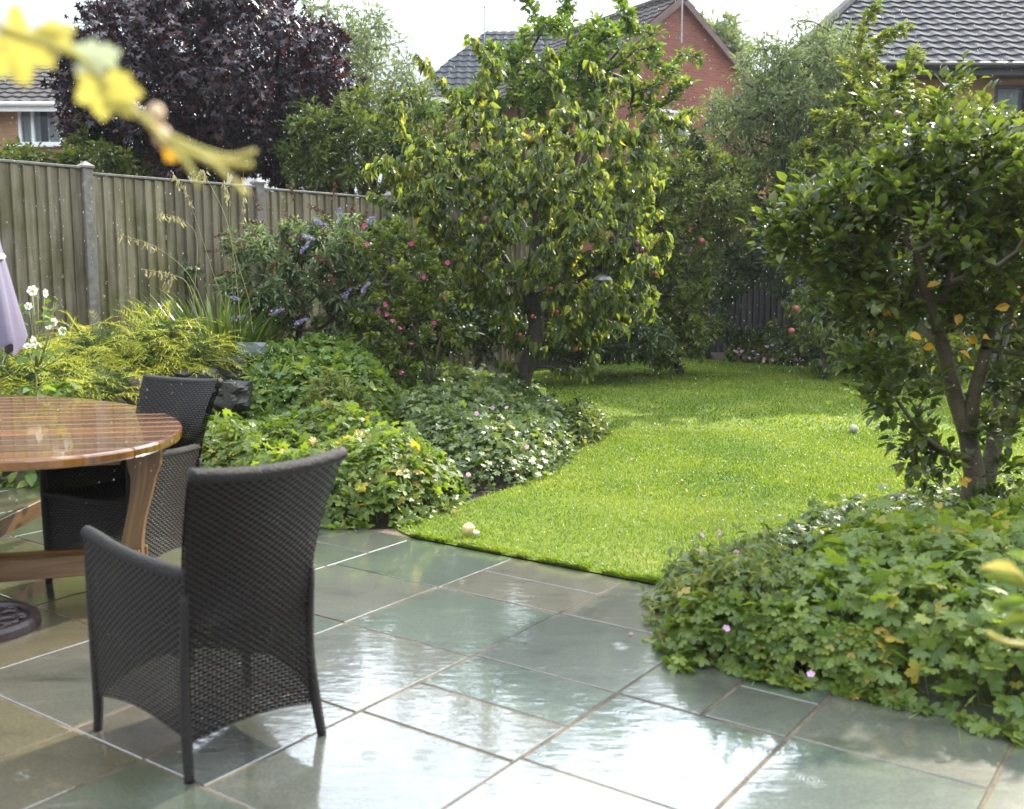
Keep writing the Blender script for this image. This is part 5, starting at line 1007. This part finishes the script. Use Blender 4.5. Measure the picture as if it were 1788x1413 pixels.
# gaps between strands where the light comes through
hole = mth('MULTIPLY', mth('LESS_THAN', rnd, .42), mth('LESS_THAN', mth('ABSOLUTE', mth('SUBTRACT', mth('FRACT', mth('MULTIPLY', xx, .5)), .5)), .15))
tr_ = nd(n, 'BsdfTransparent'); ms = nd(n, 'MixShader'); l(hole, ms.inputs[0]); l(p.outputs[0], ms.inputs[1]); l(tr_.outputs[0], ms.inputs[2]); l(ms.outputs[0], o.inputs[0]); M['wicker'] = wm_
M['cane'] = simple('wicker_trim', (.013, .009, .007), .45, .3, 60, .9, 160, spec=.3)
M['cane_solid'] = simple('chair_frame', (.03, .026, .026), .35, .2, 30)
def loft(mb, rows, su=None):
    """rows: (m, k, 3) surface with UV in metres"""
    A = np.array(rows); m, k = A.shape[:2]; du = np.r_[0, np.cumsum(np.linalg.norm(np.diff(A[m//2], axis=0), axis=1))]; dv = np.r_[0, np.cumsum(np.linalg.norm(np.diff(A[:, k//2], axis=0), axis=1))]
    UV = np.stack([np.repeat(du[None]-du[-1]/2, m, 0), np.repeat(dv[:, None], k, 1)], -1); i = np.arange(m-1)[:, None]*k+np.arange(k-1)[None]
    mb.add(A.reshape(-1, 3), [np.stack([i, i+1, i+k+1, i+k], -1).reshape(-1, 4)], UV.reshape(-1, 2)+5)
def smooth_tube_obj(pts, r_, name, mat, par, n_=8, k=5):
    mb = MB(); A = smooth_poly(pts, k); rr_ = np.interp(np.linspace(0, 1, len(A)), np.linspace(0, 1, len(r_)), r_) if not np.isscalar(r_) else r_
    mb.tube(A, rr_, n_); return mb.build(name, mat, par, smooth=True)
def make_chair(label):
    """front is +y, origin on the ground under the seat centre"""
    t = thing('rattan_armchair', (0, 0, 0), label, 'chair', 'dark woven rattan armchairs round the table')
    zf = lambda s: s
    # side profile of the back: y at height z
    def yb(z): return -.245-.070*max(z-.40, 0)/.5-.085*max(0, (z-.58)/.32)**1.6-.012*max(0, (.30-z)/.3)
    def wb(z): return .208+.040*max(0, (z-.45)/.46)**1.5+.014*max(0, (.40-z)/.4)**1.6
    nz_ = 28; zs_ = np.linspace(.10, .905, nz_); rows = []
    for z in zs_:
        t_ = (z-.10)/.805; w_ = wb(z); us = np.linspace(-1, 1, 15); arch = .026*(1-us**2)*(1-t_)**2; top = .014*np.abs(us)**2*(t_**3)
        rows.append([(w_*q, yb(z)-.035*(1-q*q)*min(1, t_*1.5)+.0, z+a+tp+.03*(1-t_)*0) for q, a, tp in zip(us, arch, top)])
    mb = MB(); loft(mb, rows); mb.build('backrest', M['wicker'], t, smooth=True, uv=True)
    inn = [[(x*.97, y+.035, z) for x, y, z in rr_] for rr_ in rows[10:]]; mb = MB(); loft(mb, inn); mb.build('backrest_lining', M['wicker'], t, smooth=True, uv=True)
    topr = rows[-1]; smooth_tube_obj([(x, y+.016, z-.002) for x, y, z in topr[::2]], .021, 'top_rim', M['cane'], t, 10, 3)
    # arms / sides
    for s in (-1, 1):
        rows = []; yf = .255
        def arm_z(v): return .605+.048*v**2.2+.0*v
        def xs_(v, z): return s*((.209+.063*v)+.012*(z/.6)*v+.010*(1-v)*(max(0, .4-z)/.4)**1.6)
        for h in np.linspace(0, 1, 20):
            rr_ = []
            for v in np.linspace(0, 1, 14):
                zb_ = .115+.040*math.sin(PI*v); z = zb_+(arm_z(v)-zb_)*h; y0_ = yb(z)+.01; y = y0_+(yf-y0_)*v; rr_.append((xs_(v, z)+s*.012*math.sin(PI*v), y, z))
            rows.append(rr_ if s > 0 else rr_[::-1])
        mb = MB(); loft(mb, rows); mb.build('side_panel', M['wicker'], t, smooth=True, uv=True)
        inr = [[(x-s*.035, y, z) for x, y, z in rr_] for rr_ in rows[8:]]; mb = MB(); loft(mb, inr); mb.build('arm_lining', M['wicker'], t, smooth=True, uv=True)
        tp = rows[-1] if s > 0 else rows[-1][::-1]; pts = [(x-s*.016, y, z) for x, y, z in tp[::2]]+[(tp[-1][0]-s*.016, yf+.012, tp[-1][2]-.004)]
        smooth_tube_obj(pts, .021, 'armrest', M['cane'], t, 10, 3)
        # front upright and leg in one piece, back leg flares
        xf = s*.280; smooth_tube_obj([(xf-s*.012, yf, .66), (xf-s*.012, yf+.003, .40), (xf-s*.014, yf, .10), (xf-s*.010, yf+.004, 0.0)], [.017, .017, .017, .015], 'front_leg', M['cane'], t, 8)
        smooth_tube_obj([(s*.210, yb(.55)+.008, .55), (s*.212, yb(.3)+.008, .3), (s*.218, yb(.12)-.0, .12), (s*.226, -.272, 0.0)], [.012, .014, .017, .015], 'back_leg', M['cane'], t, 8)
    # seat and front apron
    rows = []
    for v in np.linspace(0, 1, 12): rows.append([(q*(.205+.050*v), -.255+.51*v, .435-.012*(1-q*q)-.0*v) for q in np.linspace(-1, 1, 13)])
    mb = MB(); loft(mb, rows); mb.build('seat', M['wicker'], t, smooth=True, uv=True)
    smooth_tube_obj([(-.255, .257, .430), (0, .262, .424), (.255, .257, .430)], .014, 'seat_rim', M['cane'], t, 8)
    rows = []
    for h in np.linspace(0, 1, 12): rows.append([(q*.262, .258, (.11+.08*(1-q*q))*(1-h)+.428*h) for q in np.linspace(-1, 1, 13)])
    mb = MB(); loft(mb, rows); mb.build('front_apron', M['wicker'], t, smooth=True, uv=True)
    mb = MB(); mb.box((0, .0, .40), (.46, .03, .02)); mb.tube([(-.19, -.22, .41), (.24, .23, .41)], .010, 6); mb.tube([(.19, -.22, .408), (-.24, .23, .408)], .010, 6); mb.tube([(0, .02, .06), (0, .02, .40)], .001, 4); mb.build('under_frame', M['cane_solid'], t)
    return t
def copy_tree(o_, parent=None):
    c = o_.copy(); sc.collection.objects.link(c); c.parent = parent
    for ch in list(o_.children): copy_tree(ch, c)
    return c
ch1 = make_chair('near woven rattan armchair seen from behind, standing alone in front of the patio')
ch2 = copy_tree(ch1); ch2['label'] = 'far rattan armchair facing the camera, pushed in behind the table leg'
def place(o_, x, y, dx, dy): o_.location = (x, y, 0); o_.rotation_euler = (0, 0, math.atan2(dy, dx)-PI/2)
place(ch1, -.955, 3.155, -.70, .72); place(ch2, -1.84, 4.86, -.42, -.91)
# ------------------------------------------------------------------ parasol
PC = np.array([-2.20, 4.10]); pa = thing('garden_parasol', (*PC, 0), 'closed lilac parasol in a dark cast iron base at the left edge', 'parasol')
M['lilac'] = simple('lilac_cloth', (.17, .145, .205), .75, .08, 3, .3, 200); M['iron'] = simple('cast_iron', (.035, .022, .024), .35, .3, 20, .4, 60); M['tie'] = simple('white_tie', (.75, .75, .78), .7)
mb = MB(); rp = np.array([(0, .045), (.05, .05), (.06, .03), (.19, .024), (.20, .045), (.222, .046), (.235, .03), (.238, 0), (0, 0)]); mb.lathe((*PC, .002), rp, 40)
for k in range(8):
    a = k*2*PI/8; c = np.array([*PC, .034])+.12*np.array([math.cos(a), math.sin(a), 0]); tt = np.linspace(0, 2*PI, 13); mb.tube([c+.042*np.array([math.cos(q), math.sin(q), 0]) for q in tt], .010, 6)
    c = np.array([*PC, .034])+.165*np.array([math.cos(a+.39), math.sin(a+.39), 0]); mb.tube([c+.022*np.array([math.cos(q), math.sin(q), 0]) for q in tt], .008, 6)
mb.build('base', M['iron'], pa, smooth=False)
mb = MB(); mb.tube([(*PC, .04), (*PC, 2.75)], .022, 12); mb.build('pole', M['white_paint'], pa, smooth=True)
rows = []
for z, r_ in ((1.15, .215), (1.17, .222), (1.35, .195), (1.55, .160), (1.8, .125), (2.1, .095), (2.4, .06), (2.7, .03)):
    rows.append([(PC[0]+r_*(1+.10*math.sin(8*a)+.04*math.sin(3*a+1))*math.cos(a+z*.35), PC[1]+r_*(1+.10*math.sin(8*a)+.04*math.sin(3*a+1))*math.sin(a+z*.35), z+(.03*math.sin(8*a) if z < 1.2 else 0)) for a in np.linspace(0, 2*PI, 65)])
mb = MB(); loft(mb, rows); cn = mb.build('canopy', M['lilac'], pa, smooth=True)
mb = MB(); mb.tube([(PC[0]+.175*math.cos(a), PC[1]+.175*math.sin(a), 1.52) for a in np.linspace(0, 2*PI, 25)], .012, 6); mb.build('tie', M['tie'], cn)
# ------------------------------------------------------------------ bird feeder in the apple tree
bf = thing('bird_feeder', at(1052, 530, 9.6), 'wire cage bird feeder hanging in the apple tree', 'bird feeder'); c0 = at(1052, 510, 9.6); mb = MB()
for k in range(12): a = k*2*PI/12; q = c0+np.array([.085*math.cos(a), .085*math.sin(a), 0]); mb.tube([q-[0, 0, .11], q+[0, 0, .11]], .002, 4)
for z in np.linspace(-.11, .11, 7): mb.tube([c0+np.array([.085*math.cos(a), .085*math.sin(a), z]) for a in np.linspace(0, 2*PI, 17)], .002, 4)
mb.build('cage', M['metal'], bf); mb = MB(); mb.tube([c0-[0, 0, .1], c0+[0, 0, .1]], .03, 10); mb.build('seed_tube', simple('seed', (.20, .10, .07), .6, .4, 90), bf)
mb = MB(); mb.lathe(c0+[0, 0, .11], [(.095, 0), (.07, .03), (.0, .05)], 16); mb.build('lid', M['metal'], bf); mb = MB(); mb.tube([c0+[0, 0, .15], c0+[0, .05, .6]], .0015, 4); mb.build('hanger', M['metal'], bf)
# ------------------------------------------------------------------ things on the grass
def ball(name, label, cat, p, r_, mat):
    mb = MB(); ellipsoid(mb, (p[0], p[1], r_*.9+.012), (r_, r_, r_*.97), 20, 14); return tag(mb.build(name, mat, None, smooth=True), label, cat)
ball('old_ball', 'grey worn ball lying on the lawn in front of the glossy tree', 'ball', gnd(1490, 758), .040, simple('worn_felt', (.42, .40, .30), .9, .3, 30, 1, 120))
ap2 = thing('fallen_apple', gnd(820, 938), 'half eaten pale yellow apple lying on the grass near the patio corner', 'apple'); q = gnd(820, 938)
mb = MB(); ellipsoid(mb, (q[0]-.006, q[1], .048), (.036, .036, .033), 16, 10, .1); mb.build('fruit', simple('apple_flesh', (.62, .50, .22), .4, .2, 30), ap2, smooth=True)
mb = MB(); ellipsoid(mb, (q[0]+.036, q[1]-.015, .028), (.020, .018, .014), 10, 7, .2); mb.build('bitten_piece', simple('apple_core', (.70, .66, .50), .5, .1, 30), ap2, smooth=True)
M['dead'] = simple('dead_leaf', (.30, .14, .06), .5, .4, 40)
for (x, y, s, z, lb) in [(1103, 812, .05, .045, 'pale curled leaf on the lawn left of centre'), (1488, 800, .04, .045, 'reddish fallen leaf on the lawn left of the glossy tree'), (1230, 878, .045, .045, 'brown fallen leaf on the lawn just behind the patio edge'), (1320, 772, .04, .045, 'brown leaf in the middle of the lawn'), (1372, 852, .035, .045, 'small tan leaf on the bright part of the lawn'),
                        (1597, 1232, .085, .008, 'yellow brown leaf on the slab under the right bed'), (1533, 1193, .05, .008, 'orange leaf on the slab at the edge of the right bed'), (1690, 1255, .05, .008, 'tan leaf on the slab near the right edge'), (918, 1122, .022, .004, 'tiny pale leaf on the green slab'), (1100, 1109, .03, .006, 'pink petal on the slab beside the right bed'), (1192, 850, .04, .045, 'small brown leaf lying in the sunlit grass'), (1070, 633, .06, .045, 'orange leaf at the far left edge of the lawn')]:
    q = gnd(x, y); V, fs = scatter(palm_t(5, .6, .5), np.array([[q[0], q[1], z]]), frames(norm(R.normal(size=(1, 3))*[1, 1, .1]), norm(np.array([[.2*R.normal(), .2*R.normal(), 1.]]))), np.array([s])); tag(mesh('fallen_leaf', V, fs, M['yellow_eye'] if 'yellow' in lb else M['dead']), lb, 'leaf', 'fallen leaves')
# ------------------------------------------------------------------ close, out of focus sprigs
Y = .95; vn = thing('vine_sprig', at(60, 60, Y), 'blurred yellow vine sprig hanging close to the camera at the upper left', 'plant')
def pl(*a): return [at(x, y, Y+dz) for x, y, dz in a]
mb = MB()
mb.tube(smooth_poly([np.array([-1.6, .5, 3.0]), np.array([-1.1, .8, 2.5])]+pl((-260, -160, .02), (-60, 10, .02), (60, 70, 0), (140, 100, 0), (200, 160, 0), (260, 215, -.01), (300, 262, 0))), .0034, 8)
for A_ in ((pl((290, 235, 0), (350, 262, 0), (400, 275, .01), (445, 265, .01)), .0027), (pl((295, 250, 0), (330, 290, -.01), (347, 325, -.01)), .0025), (pl((295, 250, 0), (370, 285, .01), (400, 310, .01), (432, 340, .01)), .0028), (pl((270, 225, 0), (300, 260, .02), (395, 285, .02), (440, 288, .02)), .003)): mb.tube(smooth_poly(A_[0]), A_[1], 8)
mb.build('stem', M['vine_stem'], vn, smooth=True)
def near_leaf(par, x, y, sz, ang, mat, nrm=(0, -1, .3), tm=None, dz=0):
    d = np.array([[math.cos(ang), .1, math.sin(ang)]]); V, fs = scatter(tm or palm_t(5, .62, .2, 300), np.array([at(x, y, Y+dz)]), frames(d, np.array([nrm], float)), np.array([sz])); mesh('leaf', V, fs, mat, par)
near_leaf(vn, 50, 60, .080, -2.0, M['vine_leaf']); near_leaf(vn, 20, 90, .066, -1.2, M['vine_leaf'], dz=.02); near_leaf(vn, 90, 70, .05, .6, M['vine_leaf']); near_leaf(vn, 175, 150, .062, -1.6, M['vine_leaf']); near_leaf(vn, 205, 160, .050, -1.1, M['vine_leaf'], dz=-.01); near_leaf(vn, 300, 265, .022, -2.2, M['leaf_yellow'])
near_leaf(vn, 150, 100, .045, .2, M['vine_pale']); near_leaf(vn, 180, 100, .035, .4, M['vine_pale'], dz=.01)
for (x, y) in ((272, 200), (283, 238)):
    mb = MB(); ellipsoid(mb, at(x, y, Y), (.008, .006, .010), 10, 7); mb.build('bud', simple('bud', (.55, .38, .22), .5), vn, smooth=True)
Y = 1.5; cs = thing('choisya_sprig', at(1800, 1050, Y), 'blurred glossy sprig with a yellow leaf at the right edge close to the camera', 'plant')
mb = MB(); mb.tube(smooth_poly([np.array([1.25, 1.55, 0]), np.array([1.2, 1.52, .3]), np.array([1.05, 1.5, .75])]+pl((1960, 1080, 0), (1900, 1150, 0), (1830, 1130, 0), (1760, 1122, 0), (1725, 1105, 0))), .004, 8); mb.tube(smooth_poly([np.array([1.25, 1.55, .0]), np.array([1.22, 1.52, .4]), np.array([1.0, 1.5, .85])]+pl((1900, 1100, 0), (1830, 1050, 0), (1775, 1000, 0))), .004, 8); mb.build('stem', M['vine_stem'], cs, smooth=True)
for (x, y, s, a, mt) in [(1790, 985, .05, 1.2, M['vine_leaf']), (1780, 1000, .055, 2.9, M['vine_leaf']), (1800, 960, .05, .9, M['leaf_yellow']), (1800, 1030, .07, 2.7, M['leaf_pear']), (1810, 1070, .07, 2.9, M['leaf_pear']), (1800, 1050, .06, 3.4, M['geranium_light']), (1830, 1010, .07, 2.4, M['geranium_light']), (1840, 1080, .08, 3.2, M['leaf_pear'])]:
    near_leaf(cs, x, y, s, a, mt, (.2*R.normal(), -.8, .8), leaf_t(.4, .3, .25))
# ------------------------------------------------------------------ moist air
mb = MB(); mb.box((0, 60, 6.5), (500, 300, 15)); hz = bpy.data.materials.new('moist_air'); hz.use_nodes = True; n = hz.node_tree; n.nodes.clear()
o = n.nodes.new('ShaderNodeOutputMaterial'); v_ = n.nodes.new('ShaderNodeVolumePrincipled'); v_.inputs['Density'].default_value = .0005; v_.inputs['Color'].default_value = (.93, .95, 1, 1); v_.inputs['Anisotropy'].default_value = .3
n.links.new(v_.outputs[0], o.inputs['Volume']); tag(mb.build('haze', hz), 'thin bright rainy air over the garden', 'haze', kind='stuff')
# ------------------------------------------------------------------ rain
k = 5200; Yd = R.uniform(2.8, 15, k)**1.0; X_ = (R.uniform(-20, 1810, k)-894)/F*Yd; Z_ = CAMH+(-R.uniform(-760, 420, k)-0)/F*Yd; ok = (Z_ > .1); P = np.c_[X_, Yd, Z_][ok]; k = len(P)
T = ([(1, 0, 0), (-.5, .87, 0), (-.5, -.87, 0), (0, 0, 3.0), (0, 0, -1.6)], [np.array([[0, 1, 3], [1, 2, 3], [2, 0, 3], [1, 0, 4], [2, 1, 4], [0, 2, 4]])])
V, fs = scatter(T, P, np.repeat(np.eye(3)[None], k, 0), R.uniform(.0011, .0023, k)*np.clip(P[:, 1]/6, .6, 1.5))
wmt, n, p, o = newmat('rain_water'); p.inputs['Base Color'].default_value = (.9, .92, .95, 1); p.inputs['Roughness'].default_value = .1; t_ = nd(n, 'BsdfTranslucent'); t_.inputs[0].default_value = (.95, .95, .95, 1); ms = nd(n, 'MixShader'); ms.inputs[0].default_value = .5; n.links.new(p.outputs[0], ms.inputs[1]); n.links.new(t_.outputs[0], ms.inputs[2]); n.links.new(ms.outputs[0], o.inputs[0])
tag(mesh('rain', V, fs, wmt), 'falling raindrops catching the light over the garden', 'rain', kind='stuff')
